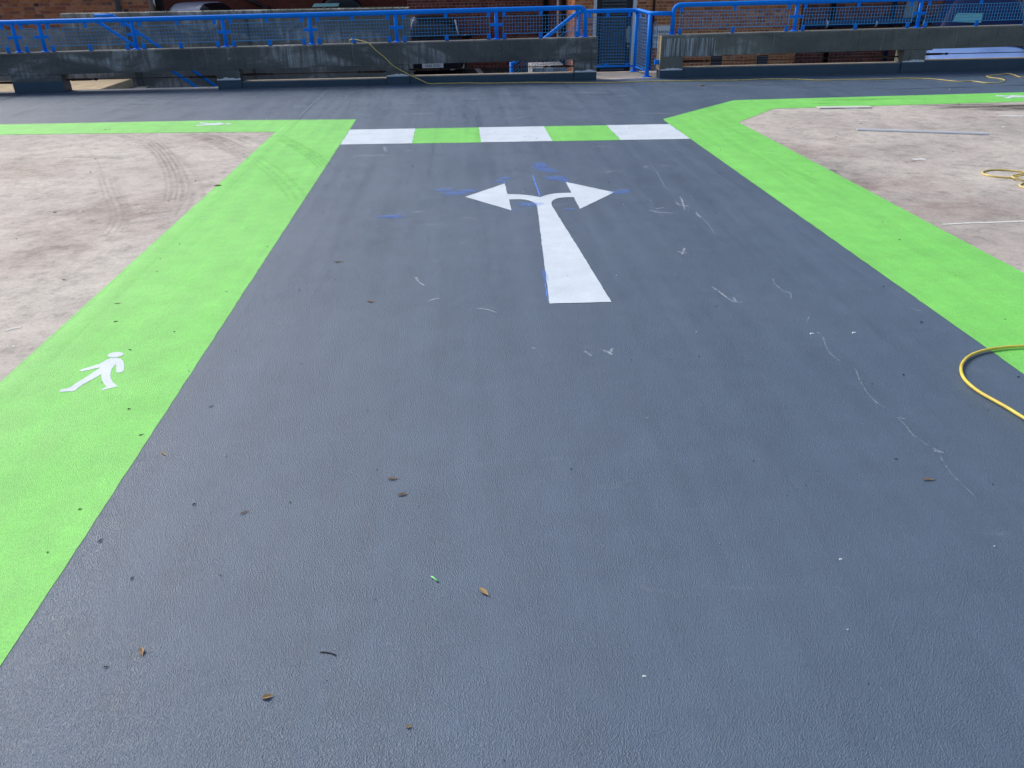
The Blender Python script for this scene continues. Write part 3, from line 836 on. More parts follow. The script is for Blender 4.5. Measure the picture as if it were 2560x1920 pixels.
# left stair landing, steps and handrails
tl = MB(); tl.box(-14, -5.95, YB + .30, 15.9, YARD, -.012, .01)
ob = tl.build('landing', M['tan']); tag(ob, kind='structure')
stl = thing('steps', 'concrete steps going down behind the barrier under two sloping blue handrails', 'steps', (-5.2, 15.1, YARD))
for k in range(5):
    q = MB(); x0 = -5.948 + k * .29
    q.box(x0, x0 + .288, YB + .30, 15.9, YARD, -.012 - .14 * (k + 1), .008); q.build('step', M['barrier_r'], stl)
for y, hz, lab in ((14.62, .985, 'nearer blue handrail sloping down behind the left barrier mesh'), (15.75, 1.10, 'farther blue handrail with a flat top sloping down behind the left barrier mesh')):
    if y < 15: pa, pb = W(244, 54, y), W(480, 210, y)
    else: pa, pb = W(286, 40, y), W(534, 212, y)
    hr = thing('handrail', lab, 'handrail', (pa.x, y, 0), group='stair handrails on the left')
    dv = (pb - pa)
    pe = pa + dv * 1.12
    t = MB(); st0 = W(236, 37, y) if y > 15 else Vector((pa.x - .35, y, pa.z + .02))
    st0.z = pa.z + .012
    t.tube([st0, pa + Vector((-.04, 0, .01)), pa + dv * .05, pe], .028, 12); t.build('hand_rail', M['blue'], hr, smooth=True)
    q0 = pa + dv * 1.10
    t = MB(); t.tube([(q0.x, y, YARD), (q0.x, y, q0.z)], .026, 10); t.build('post', M['blue'], hr, smooth=True)

# parapet wall beyond the left barrier
pw = thing('parapet_wall', 'streaked grey concrete parapet wall with mossy top behind the left railing', 'wall', (-4, 16.5, YARD))
q = MB(); q.prism_x([(16.5, YARD), (16.5, 1.0), (16.49, 1.0), (16.49, 1.05), (16.51, 1.06), (16.76, 1.06), (16.78, 1.04), (16.78, 1.0), (16.77, 1.0), (16.77, YARD)], -7.21, -.855)
q.build('wall_body', M['parapet'], pw)
q = MB()
for k in range(260):
    x = random.uniform(-3.2, -.9) if k < 200 else random.uniform(-7, -3); y = random.uniform(16.5, 16.75); r = random.uniform(.004, .014)
    q.tube([(x, y, 1.055), (x + random.uniform(-.01, .01), y, 1.06 + r * .6), (x, y, 1.06 + r)], [r, r * .8, r * .2], 5)
o = q.build('moss', M['shrub'], pw); o['kind'] = 'stuff'
for x0, x1 in ((-6.1, -5.98), (-3.9, -3.84)):
    q = MB(); q.box(x0, x1, 16.484, 16.488, -.5, .98)
    # shuttering joints
    q.build('board_joint', M['barrier_l'], pw)

# ------------------------------------------------------------------ brick buildings
def brick_meshes(mats, tag_):
    out = {}
    for kind_, L in (('s', .215), ('h', .1025)):
        for i, mt in enumerate(mats):
            mb = MB(); mb.box(0.0008, L - .0008, 0, .05, 0.0008, .0642, .002)
            me = bpy.data.meshes.new('brick'); me.from_pydata(mb.v, [], mb.f); me.materials.append(mt)
            bm = bmesh.new(); bm.from_mesh(me); bmesh.ops.recalc_face_normals(bm, faces=bm.faces); bm.to_mesh(me); bm.free()
            out[(kind_, i)] = me
    return out
def brickwork(root, x0, x1, z0, z1, y, mats, holes=(), vis=None, limit=300, side=None, bond='english'):
    """lays bricks one by one on the face y (facing -y); the first `limit` visible ones are parts, the rest one stuff part"""
    meshes = brick_meshes(mats, '')
    rows = int((z1 - z0) / .075)
    cand = []
    for r in range(rows):
        z = z0 + r * .075 + .005
        head_ = (r % 2 == 0)
        step = .1125 if head_ else .225
        x = x0 + (.0 if head_ else (-.056 if (r // 2) % 2 else 0))
        while x < x1 - .03:
            L = step - .01
            a, b = max(x + .005, x0 + .002), min(x + .005 + L, x1 - .002)
            for hx0, hx1, hz0, hz1 in holes:
                if z < hz1 and z + .065 > hz0:
                    if a < hx0 < b and b <= hx1: b = hx0 - .002
                    elif a < hx1 < b and a >= hx0: a = hx1 + .002
            bad = (b - a) < .012 or any(a < hx1 and b > hx0 and z + .01 < hz1 and z + .055 > hz0 for hx0, hx1, hz0, hz1 in holes)
            if not bad:
                full = abs((b - a) - L) < .003
                tone = min(5, int(abs(random.gauss(1.6, 1.7))))
                cand.append((a, b, z, 'h' if head_ else 's', tone, full, y - random.uniform(.006, .010)))
            x += step
    vis = vis or (lambda x, z: True)
    order = sorted(range(len(cand)), key=lambda i: (0 if (cand[i][5] and vis(cand[i][0], cand[i][2])) else 1, i))
    base = Vector(root.location)
    rest = MB()
    n = 0
    for i in order:
        a, b, z, kd, tn, full, yy = cand[i]
        if full and n < limit and vis(a, z):
            o = bpy.data.objects.new('brick', meshes[(kd, tn)])
            o.location = Vector((a, yy, z)) - base
            C.objects.link(o); o.parent = root
            n += 1
        else:
            rest.cur = tn
            rest.box(a, b, yy, yy + .04, z, z + .065)
    if rest.v:
        o = rest.build('bricks', mats, root); o['kind'] = 'stuff'
def visband(x, z): return (z > .18 and z < 1.12) or (-.62 < z < -.24)

YW = 20.9
b1 = thing('brick_building', 'orange brick building with dark louvred door behind the gateway', 'building', (5.5, YW, YARD))
X0, X1 = 2.89, 8.47
DX0, DX1, DZ1 = 3.345, 4.395, 1.30
q = MB(); 
q.box(X0, DX0, YW, YW + 1.6, YARD, 1.95); q.box(DX0, DX1, YW, YW + 1.6, DZ1, 1.95); q.box(DX1, X1, YW, YW + 1.6, YARD, 1.95)
q.box(DX0, DX1, YW + .25, YW + 1.6, YARD, DZ1)
q.build('wall_core', M['mortar'], b1)
q = MB(); q.box(X0 + .001, X1 - .001, YW - .009, YW + 1.6, 1.95, 5.2); q.build('upper_wall', M['wall_bright'], b1)
brickwork(b1, X0, X1, YARD, 1.95, YW, M_bright, holes=[(DX0, DX1, YARD, DZ1), (6.33, 6.62, -.585, -.30), (7.50, 7.79, -.595, -.31)], vis=visband)
# left return of the building, bricks laid the same way on the side face
q = MB(); 
for r in range(37):
    z = YARD + r * .075 + .005
    st_ = .1125 if r % 2 == 0 else .225
    y = YW - .004
    while y < YW + 1.55:
        q.cur = min(5, int(abs(random.gauss(1.6, 1.7))))
        q.box(X0 - .008, X0 + .03, y + .005, min(y + st_ - .005, YW + 1.6), z, z + .065)
        y += st_
o = q.build('bricks', M_bright, b1); o['kind'] = 'stuff'
# door
dr = MB(); dr.box(3.43, 4.31, YW + .09, YW + .13, YARD + .01, DZ1 - .06); door = dr.build('door', M['doorblk'], b1)
n_l = 0
z = YARD + .24
while z < 1.12:
    l = MB(); l.add([(3.56, YW + .085, z), (4.16, YW + .085, z), (4.16, YW + .045, z + .012), (3.56, YW + .045, z + .012), (3.56, YW + .085, z + .052), (4.16, YW + .085, z + .052)],
                    [(0, 1, 2, 3), (3, 2, 5, 4), (0, 3, 4), (1, 5, 2), (0, 4, 5, 1)])
    l.build('louvre', M['louvre'], door); z += .0735
hp = MB(); hp.box(4.205, 4.275, YW + .076, YW + .086, .02, .40, .002); hp.build('handle_plate', M['galv'], door)
hp = MB(); hp.tube([(4.20, YW + .08, .06), (4.16, YW + .03, .04), (4.18, YW + .0, .07), (4.185, YW, .31), (4.16, YW + .03, .345), (4.20, YW + .08, .33)], .012, 8); hp.build('handle', M['steel'], door, smooth=True)
hp = MB(); hp.tube([(4.24, YW + .09, -.05), (4.24, YW + .07, -.05)], .022, 10); hp.build('lock', M['steel'], door)
for a, b in ((DX0 + .002, 3.427), (4.313, DX1 - .002)):
    f = MB(); f.box(a, b, YW + .02, YW + .14, YARD + .01, DZ1 - .005, .004); f.build('door_frame', M['whitepaint'], b1)
f = MB(); f.box(3.43, 4.31, YW + .02, YW + .14, DZ1 - .06, DZ1 - .005, .004); f.build('door_frame', M['whitepaint'], b1)
for a, b, c, d_ in ((6.335, 6.615, -.58, -.305), (7.505, 7.785, -.59, -.315)):
    f = MB(); f.box(a, b, YW - .002, YW + .02, c, d_); v = f.build('air_vent', M['brownpipe'], b1)
    for k in range(6):
        z = c + .02 + k * (d_ - c - .03) / 6
        f = MB(); f.add([(a + .015, YW - .004, z), (b - .015, YW - .004, z), (b - .015, YW - .022, z + .008), (a + .015, YW - .022, z + .008), (b - .015, YW - .004, z + .03), (a + .015, YW - .004, z + .03)], [(0, 1, 2, 3), (3, 2, 4, 5), (0, 3, 5), (1, 4, 2)])
        f.build('vent_slat', M['louvre'], v)
t = MB(); t.tube([(4.80, YW - .05, YARD), (4.80, YW - .05, 5)], .028, 8); t.build('downpipe', M['brownpipe'], b1, smooth=True)
t = MB(); t.tube([(2.80, YW + 1.45, YARD), (2.80, YW + 1.45, 5)], .055, 10); t.build('downpipe', M['black'], b1, smooth=True)
t = MB(); t.tube([(2.66, YW + 1.50, YARD), (2.66, YW + 1.50, 5)], .03, 8); t.build('downpipe', M['whitepaint'], b1, smooth=True)

# sign on the brick wall
sg = thing('wall_sign', 'white no parking sign beside the right barrier end, behind blue mesh', 'sign', (5.0, YW - .03, 0))
q = MB(); q.box(4.775, 5.235, YW - .022, YW - .014, -.10, .405, .002); q.build('sign_board', M['signwhite'], sg)
def text(body_, x, z, size, parent, y, mat, align='CENTER', name='lettering', xs_=1.0):
    cu = bpy.data.curves.new(name, 'FONT'); cu.body = body_; cu.size = size; cu.align_x = align; cu.extrude = .0012; cu.resolution_u = 2
    ob_ = bpy.data.objects.new('tmp', cu); C.objects.link(ob_)
    dg = bpy.context.evaluated_depsgraph_get(); dg.update()
    me = bpy.data.meshes.new_from_object(ob_.evaluated_get(dg))
    bpy.data.objects.remove(ob_)
    me.transform(Matrix.Diagonal((xs_, 1, 1, 1)))
    me.transform(Matrix.Rotation(math.pi / 2, 4, 'X'))
    me.materials.clear(); me.materials.append(mat)
    o_ = bpy.data.objects.new(name, me); o_.location = (x, y, z)
    link(o_, parent)
    return o_
text('NO PARKING', 5.005, .235, .088, sg, YW - .0245, M['letters'], xs_=.92)
text('VEHICLES', 5.005, .095, .085, sg, YW - .0245, M['letters'], xs_=.9)
text('AT ALL TIMES', 5.005, -.045, .078, sg, YW - .0245, M['letters'], xs_=.85)

# darker brick block right of it
b2 = thing('brick_building', 'dark red brick building behind the right barrier with pipes on its wall', 'building', (11, YW + .25, YARD))
q = MB(); q.box(8.56, 17, YW + .25, YW + 1.6, YARD, 1.5); q.build('wall_core', M['mortar_d'], b2)
q = MB(); q.box(8.561, 16.999, YW + .241, YW + 1.6, 1.5, 5.2); q.build('upper_wall', M['wall_dark'], b2)
brickwork(b2, 8.56, 13.4, YARD, 1.5, YW + .25, M_dark, vis=lambda x, z: x < 12.2 and ((.3 < z < 1.15) or (-.62 < z < -.2 and x < 10.2)))
for x, r, mt in ((9.35, .06, 'black'), (10.9, .05, 'navy')):
    t = MB(); t.tube([(x, YW + .17, YARD), (x, YW + .17, 5)], r, 10); t.build('downpipe', M[mt], b2, smooth=True)
q = MB(); q.box(11.2, 11.5, YW + .2, YW + .24, .25, 1.0, .004); q.build('pale_panel', M['step'], b2)
# fat horizontal pipe
hp_ = thing('drain_pipe', 'fat dark blue horizontal pipe with white clips low on the dark brick wall', 'pipe', (10, YW + .05, .3))
t = MB(); t.tube([(8.6, YW + .05, .36), (12.0, YW + .05, .40)], .085, 14); t.build('pipe_run', M['navy'], hp_, smooth=True)
for x in (9.15, 10.4, 11.6):
    t = MB(); t.tube([(x, YW + .05, .366), (x + .035, YW + .05, .367)], .092, 14); t.build('clip', M['whitepaint'], hp_, smooth=True)

# back wall at about 24.5 m, mid left
YM = 24.5
b3 = thing('brick_building', 'dark red brick wall behind the dark parked car', 'building', (.8, YM, YARD))
q = MB(); q.box(-1.30, 4.4, YM, YM + 3, YARD, 1.9); q.build('wall_core', M['mortar_d'], b3)
q = MB(); q.box(-1.299, 4.399, YM - .009, YM + 3, 1.9, 5.6); q.build('upper_wall', M['wall_dark'], b3)
brickwork(b3, -1.30, 3.3, YARD, 1.9, YM, M_dark, vis=lambda x, z: .35 < z < 1.45)
t = MB(); t.tube([(2.55, YM - .1, YARD), (2.55, YM - .1, 5.3)], .075, 10); t.build('downpipe', M['black'], b3, smooth=True)
q = MB(); q.box(-.12, -.05, YM - .03, YM - .012, 1.26, 1.29, .002); q.build('wall_fixing', M['chip'], b3)
# far wall
b4 = thing('brick_building', 'far dark brick wall behind the silver and red parked cars', 'building', (-7, 33, YARD))
q = MB(); q.box(-22, -1.32, 33, 36, YARD, 7.0); q.build('wall', M['wall_far'], b4)
t = MB(); t.tube([W(605, -8, 32.9), W(668, 22, 32.9)], .06, 8); t.build('downpipe', M['black'], b4, smooth=True)
c = W(664, 20, 32.85); q = MB(); q.box(c.x - .12, c.x + .12, 32.8, 32.99, c.z - .1, c.z + .08, .01); q.build('pipe_box', M['black'], b4)
t = MB(); t.tube([W(384, -10, 32.9), W(386, 6, 32.9), W(390, 15, 32.9)], .05, 8); t.build('downpipe', M['whitepaint'], b4, smooth=True)
# left brick building on a concrete plinth
YL = 20.0
b5 = thing('brick_wall', 'tall brick wall on a concrete plinth behind the far left of the railing', 'wall', (-9, YL, YARD))
ZP = .63
q = MB(); q.box(-16, -6.78, YL, YL + .3, ZP, 1.8); q.build('wall_core', M['mortar_d'], b5)
q = MB(); q.box(-16, -6.781, YL - .009, YL + .3, 1.8, 5.2); q.build('upper_wall', M['wall_bright'], b5)
q = MB(); q.box(-16, -6.70, YL - .22, YL + .32, YARD, ZP - .002, .01); q.build('plinth', M['landing'], b5)
brickwork(b5, -11.5, -6.78, ZP, 1.8, YL, [M_bright[0], M_bright[2], M_bright[3], M_bright[5], M_dark[4], M_dark[5]], vis=lambda x, z: x > -10.4 and z < 1.5)
t = MB(); t.tube([(-7.42, YL - .06, ZP), (-7.42, YL - .06, 5)], .05, 10); t.build('downpipe', M['greypipe'], b5, smooth=True)
t = MB(); t.tube([(-6.62, YL + .25, YARD), (-6.62, YL + .25, 5)], .09, 10); t.build('downpipe', M['black'], b5, smooth=True)

# shrub beyond the parapet
def shrub(name, label, c, r, n):
    t_ = thing(name, label, 'shrub', (c[0], c[1], YARD))
    mb = MB()
    for k in range(n):
        th_ = random.uniform(0, 2 * math.pi); ph = random.uniform(-.4, 1.5); rr = r * random.uniform(.4, 1.05)
        p = Vector((c[0] + rr * math.cos(th_) * math.cos(ph) * 1.3, c[1] + rr * math.sin(th_) * math.cos(ph), c[2] + rr * math.sin(ph)))
        a = Vector([random.gauss(0, 1) for _ in range(3)]).normalized(); b_ = a.orthogonal().normalized(); s = random.uniform(.04, .09)
        mb.add([p - a * s, p + b_ * s * .45, p + a * s, p - b_ * s * .45], [(0, 1, 2, 3)])
    mb.build('foliage', M['shrub'], t_)
    s2 = MB()
    for k in range(5):
        s2.tube([(c[0] + .05 * k - .1, c[1], YARD), (c[0] + random.uniform(-.5, .5), c[1] + random.uniform(-.3, .3), c[2] + .2)], [.03, .01], 5)
    s2.build('stem', M['bark'], t_)
shrub('shrub', 'dark leafy shrub left of the silver car roof', (-9.75, 28.6, .2), .62, 900)

# ------------------------------------------------------------------ parked cars
def car(name, label, x, y, rz, paint, L=4.1, Wd=1.72, H=1.45, roofcol=None, glass='glass', group='cars parked in the yard beyond the deck', plate_txt=None, ws=(R(24), .275, .34), hz=0.0):
    root = thing(name, label, 'car', (0, 0, 0), 0, group)
    bz, hw = .95, Wd / 2
    pm = M['car_' + paint]
    # lower body: front faces -y
    st = [(-L / 2, .34, .58, .62), (-L / 2 + .06, .26, .70, .80), (-L / 2 + .25, .22, .76, .93), (-L / 2 + .7, .20, .87, .985), (-L / 2 + 1.15, .20, .95, 1.0), (-.2, .20, .97, 1.0), (L / 2 - 1.0, .20, .99, 1.0), (L / 2 - .35, .22, .98, .96), (L / 2 - .08, .28, .90, .88), (L / 2, .36, .80, .78)]
    def sec(y_, zb, zt, k):
        w_ = hw * k
        pts = [(.80, 0), (.97, .12), (1.0, .35), (1.0, .62), (.97, .84), (.88, .95), (.70, .985), (.35, 1.0)]
        full = [(-a * w_, y_, zb + (zt - zb) * b) for a, b in pts] + [(0, y_, zt + .012)] + [(a * w_, y_, zb + (zt - zb) * b) for a, b in reversed(pts)]
        return full
    mb = MB(); secs = [sec(*s) for s in st]; n = len(secs[0])
    vs = [p for s in secs for p in s]
    fs = [(i * n + k, i * n + k + 1, (i + 1) * n + k + 1, (i + 1) * n + k) for i in range(len(secs) - 1) for k in range(n - 1)]
    fs += [tuple(range(n)), tuple((len(secs) - 1) * n + k for k in reversed(range(n)))]
    fs += [(i * n + n - 1, i * n, (i + 1) * n, (i + 1) * n + n - 1) for i in range(len(secs) - 1)]
    mb.add(vs, fs); body_ = mb.build('body', pm, root, smooth=True)
    md = body_.modifiers.new('sub', 'SUBSURF'); md.levels = 1; md.render_levels = 2
    # cabin surface
    y0, y1 = -L / 2 + .95, L / 2 - .22
    hc = H - bz + .03
    def prof(u):
        a = min(1, u / ws[2]); b_ = min(1, (1 - u) / .20)
        f_ = math.sin(min(1, a) * math.pi / 2) ** .85 * math.sin(min(1, b_) * math.pi / 2) ** .7
        return hc * f_ * (1 - .06 * (u - .45) ** 2 * 4)
    def cab(u, th_, off=0.0):
        h_ = prof(u) + off
        w_ = (hw * (.93 - .05 * abs(u - .5))) + off
        c_, s_ = math.cos(th_), math.sin(th_)
        px = math.copysign(abs(c_) ** .42, c_) * w_ * (1 - .17 * max(0, s_) ** .8 * (h_ / hc))
        return Vector((px, y0 + (y1 - y0) * u + (-off if u < ws[2] else off if u > .82 else 0), bz - .03 + h_ * max(0, s_) ** .55))
    def patch(u0, u1, t0, t1, nu, nt_, off, mat, nm, par):
        q_ = MB()
        v_ = [cab(u0 + (u1 - u0) * i / nu, t0 + (t1 - t0) * k / nt_, off) for i in range(nu + 1) for k in range(nt_ + 1)]
        f_ = [(i * (nt_ + 1) + k, i * (nt_ + 1) + k + 1, (i + 1) * (nt_ + 1) + k + 1, (i + 1) * (nt_ + 1) + k) for i in range(nu) for k in range(nt_)]
        q_.add(v_, f_)
        return q_.build(nm, mat, par, smooth=True)
    patch(0.005, .995, 0, math.pi, 40, 36, 0, M['car_' + (roofcol or paint)], 'roof', root)
    patch(.03, ws[1], ws[0], math.pi - ws[0], 8, 16, .006, M[glass], 'windscreen', root)
    patch(.88, .975, R(24), R(156), 6, 16, .006, M['glass'], 'rear_window', root)
    for sgn in (0, 1):
        for (u0, u1) in ((.19, .46), (.49, .74), (.765, .86)):
            a, b_ = R(1.5), R(11)
            if sgn: a, b_ = math.pi - a, math.pi - b_
            patch(u0, u1, a, b_, 8, 6, .006, M['glass'], 'side_window', root)
    for sx in (-1, 1):
        for wy in (-L / 2 + .78, L / 2 - .72):
            t_ = MB(); t_.tube([(sx * (hw - .19), wy, .31), (sx * (hw - .17), wy, .31), (sx * (hw - .01), wy, .31), (sx * (hw + .005), wy, .31)], [.27, .31, .31, .28], 22)
            w_ = t_.build('wheel', M['rubber'], root)
            t_ = MB(); t_.tube([(sx * (hw + .002), wy, .31), (sx * (hw + .012), wy, .31)], [.2, .18], 16); t_.build('rim', M['rim'], w_)
        # headlamp, mirror, tail lamp
        hl = MB()
        g_ = []
        for i in range(5):
            for k in range(5):
                a, b_ = i / 4, k / 4
                g_.append((sx * (hw * (.50 + .40 * a)), -L / 2 + .02 + .20 * a * a - .015 * math.sin(math.pi * b_) + b_ * .13, .50 + hz + .17 * b_ + .03 * a))
        hl.add(g_, [(i * 5 + k, i * 5 + k + 1, (i + 1) * 5 + k + 1, (i + 1) * 5 + k) for i in range(4) for k in range(4)])
        ho = hl.build('headlight', M['lamp'], root, smooth=True)
        sm_ = ho.modifiers.new('solid', 'SOLIDIFY'); sm_.thickness = .03; sm_.offset = 0
        t_ = MB(); t_.tube([(sx * hw * .93, -L / 2 + 1.35, .98), (sx * (hw + .03), -L / 2 + 1.33, 1.0), (sx * (hw + .12), -L / 2 + 1.32, 1.02), (sx * (hw + .20), -L / 2 + 1.34, 1.02)], [.02, .05, .075, .04], 10); t_.build('mirror', pm, root, smooth=True)
        t_ = MB(); t_.box(sx * hw * .80 - .09, sx * hw * .80 + .09, L / 2 - .08, L / 2 + .005, .62, .86, .02); t_.build('tail_light', M['tail'], root)
    q_ = MB(); q_.box(-.26, .26, -L / 2 - .022, -L / 2 - .012, .40, .51, .002); pl = q_.build('number_plate', M['plate'], root)
    q_ = MB(); q_.box(-.45, .45, -L / 2 - .011, -L / 2 + .05, .54, .60, .006); q_.build('grille', M['black'], root)
    for sx in (-1, 1):
        t_ = MB(); t_.tube([(sx * .1 - .2, y0 + .03, bz + .03), (sx * .25 + .15, y0 + .16, bz + .11)], .008, 5); t_.build('wiper', M['black'], root)
    if plate_txt:
        text(plate_txt, 0, .425, .085, pl, -L / 2 - .0235, M['letters'], name='plate_letters')
    root.location = (x, y, YARD); root.rotation_euler = (0, 0, rz)
    return root
cD = car('parked_car', 'dark car with white number plate facing the deck beyond the barrier slot', -.66, 23.0, R(2), 'dark', L=4.1, H=1.50, plate_txt='LR60 VOO', hz=-.17)
for pts in ([(1031, 44), (1024, 60), (1023, 72)], [(1133, 50), (1137, 70), (1141, 88)]):  # pillar reflections on the dark windscreen, modelled as thin white tubes
    t = MB(); t.tube([W(a_, b_, 21.6) for a_, b_ in pts], .018, 6); t.build('pillar_reflection', M['chip'], cD, smooth=True)
cS = car('parked_car', 'silver car whose roof shows above the parapet wall', -8.45, 31.0, R(58), 'silver', L=3.7, H=1.68)
cR = car('parked_car', 'dark red car with teal windscreen above the parapet wall', -4.0, 31.4, R(9), 'red', L=3.9, Wd=1.8, H=1.82)
cP = car('parked_car', 'pale blue car with its bonnet filling the right barrier slot', 10.72, 17.15, R(-28), 'pale', L=4.2, Wd=1.85, H=1.75, glass='bglass', ws=(R(7), .40, .46), roofcol='dark')
cP.scale = (1, 1, 1.17)
# teal reflector shade in the red car, and a pale teal sheet at the pale car's windscreen
def card(pts, nm, label, cat, mat, th_=.004):
    q_ = MB(); n_ = len(pts); pts = [Vector(p) for p in pts]
    nrm = (pts[1] - pts[0]).cross(pts[2] - pts[1]).normalized() * th_
    q_.add(pts + [p + nrm for p in pts], [tuple(range(n_)), tuple(reversed(range(n_, 2 * n_)))] + [(k, (k + 1) % n_, n_ + (k + 1) % n_, n_ + k) for k in range(n_)])
    c_ = sum(pts, Vector()) / n_
    return tag(q_.build(nm, mat, at=c_), label, cat)
card([W(2380, 55, 16.0), W(2452, 57, 16.0), W(2457, 33, 16.2), W(2392, 33, 16.2)], 'teal_sheet', 'pale teal sheet lying on the dark windscreen behind the right mesh', 'sheet', M['shade'])
card([W(780, 18, 29.3), W(846, 16, 29.3), W(848, 8, 29.5), W(786, 9, 29.5)], 'sun_shade', 'teal sun shade across the red car windscreen', 'sun shade', M['shade'])
# bay line and ball in the yard
a, b = G(1178, 152, YARD), G(1212, 196, YARD)
dv = (b - a).normalized(); qv = Vector((-dv.y, dv.x, 0)) * .075
q = MB(); q.add([a - qv + Vector((0, 0, .004)), b - qv + Vector((0, 0, .004)), b + qv + Vector((0, 0, .004)), a + qv + Vector((0, 0, .004))], [(0, 1, 2, 3)])
tag(q.build('yard_bay_line', M['wornwhite']), kind='structure')
q = MB(); q.box(1.75, 2.55, 19.6, 20.85, YARD, -.36, .02)
tag(q.build('concrete_block', M['parapet'], at=(2.1, 20.2, YARD)), 'pale concrete block by the building corner seen through the slot', 'block')
lf = MB()
for k in range(420):
    x, y = random.uniform(-3, 4), random.uniform(16.8, 24.3); a_ = random.uniform(0, 6.3); s = random.uniform(.02, .05)
    ca, sa = math.cos(a_) * s, math.sin(a_) * s
    lf.add([(x - ca, y - sa, YARD + .004), (x + sa * .5, y - ca * .5, YARD + .012), (x + ca, y + sa, YARD + .008), (x - sa * .5, y + ca * .5, YARD + .012)], [(0, 1, 2, 3)])
tag(lf.build('fallen_leaves', M['leaftan']), 'small tan leaves scattered over the dark yard beyond the slot', 'leaves', kind='stuff')

# ------------------------------------------------------------------ hoses, straightedge
HR = .0074
def hose(name, label, pts, mat):
    sp_ = smooth_path(pts, 6)
    mb = MB(); mb.tube(sp_, HR, 8)
    return tag(mb.build(name, mat, smooth=True, at=sp_[0]), label, 'hose', group='yellow air hose')
ZH = HR + .0022
hp1 = [Vector((W(873.7, 107, 14.28).x, 14.31, .60)), W(873.7, 104, 14.27), W(875.5, 99.5, 14.22), W(884, 98, 14.14), W(903, 102, 14.06), W(922, 108.5, 13.99), W(941, 127, 13.985), W(960, 142, 13.985), W(983.5, 164.5, 13.982), W(1016, 183, 13.975), W(1049, 198.6, 13.95), Vector((G(1073, 206.6).x, 13.94, ZH + .004))]
for a, b in [(1101, 206.5), (1139, 208), (1167, 207), (1209, 208), (1280, 207), (1345, 205.8), (1410, 206.5), (1480, 206.4), (1541, 206), (1590, 204), (1635, 203), (1690, 202.3), (1752.6, 201), (1800, 200.8), (1860.7, 199.8), (1925, 197.4), (1990, 198), (2052, 200.5), (2104, 199), (2160, 198.4), (2220, 197.4), (2265, 195.3), (2330, 197.4), (2392, 203.5), (2428, 202.6), (2463.7, 207), (2490, 207), (2503, 205.2), (2511.7, 201), (2501, 197), (2476.7, 193.7), (2467, 190), (2493, 187), (2519, 184), (2535, 187), (2546.7, 191.7), (2560, 192.6), (2620, 190), (2720, 192)]:
    g_ = G(a, b, ZH); g_.y = min(g_.y, 13.955); hp1.append(g_)
hose('yellow_hose', 'yellow hose hanging over the left barrier and running along its foot', hp1, M['hose'])
hose('yellow_hose', 'bright yellow hose loop at the right edge on dark floor and green strip',
     [G(a, b, ZH + .004) for a, b in [(3100, 960), (2960, 905), (2800, 876), (2680, 866), (2620, 864.5), (2560, 865.3), (2513.6, 868), (2467, 874.7), (2441, 882), (2421, 892), (2408, 905), (2403, 918), (2404, 932.6), (2412, 948.5), (2429.7, 965.8), (2452.8, 982.5), (2484.6, 1000.5), (2520.8, 1020.8), (2560, 1045), (2640, 1090), (2760, 1150), (2900, 1200)]], M['hose2'])
hose('yellow_hose', 'tangled yellow hose coil on the bare concrete at the right edge',
     [G(a, b, HR + zz) for a, b, zz in [(2740, 520, 0), (2640, 490, 0), (2557, 468, 0), (2554, 459, 0), (2580, 452, 0), (2610, 440, .002), (2590, 434, .012), (2560, 430, .0), (2511, 425, 0), (2477, 425, 0), (2457, 429.5, 0), (2461.5, 436, 0), (2485, 441, 0), (2524, 444, 0), (2542, 441, .004), (2560, 438, .012), (2600, 436, .014), (2620, 444, 0), (2590, 453, .0), (2560, 451, .0), (2538, 446, .013), (2530, 441, .014), (2540, 437, .002), (2580, 432, .0), (2650, 428, 0)]], M['hose'])
a, b = G(2142, 326), G(2471, 337)
dv = (b - a); L_ = dv.length; an = math.atan2(dv.y, dv.x)
q = MB(); q.box(0, L_, -.02, .02, 0, .016, .002)
for yy in (-.016, .012): q.box(0, L_, yy, yy + .004, .016, .019)
o = q.build('straightedge', M['alu']); o.location = (a.x, a.y, .002); o.rotation_euler = (0, 0, an)
tag(o, 'long thin pale aluminium straightedge lying on the right bare concrete', 'metal bar')
ca_ = G(2110, 270)
q = MB(); q.box(-.34, .34, -.06, .06, 0, .012, .002); o = q.build('board_offcut', M['paper']); o.location = (ca_.x, ca_.y, .004); o.rotation_euler = (0, 0, R(-4))
tag(o, 'small white board offcut beside the green strip on the right concrete', 'board')

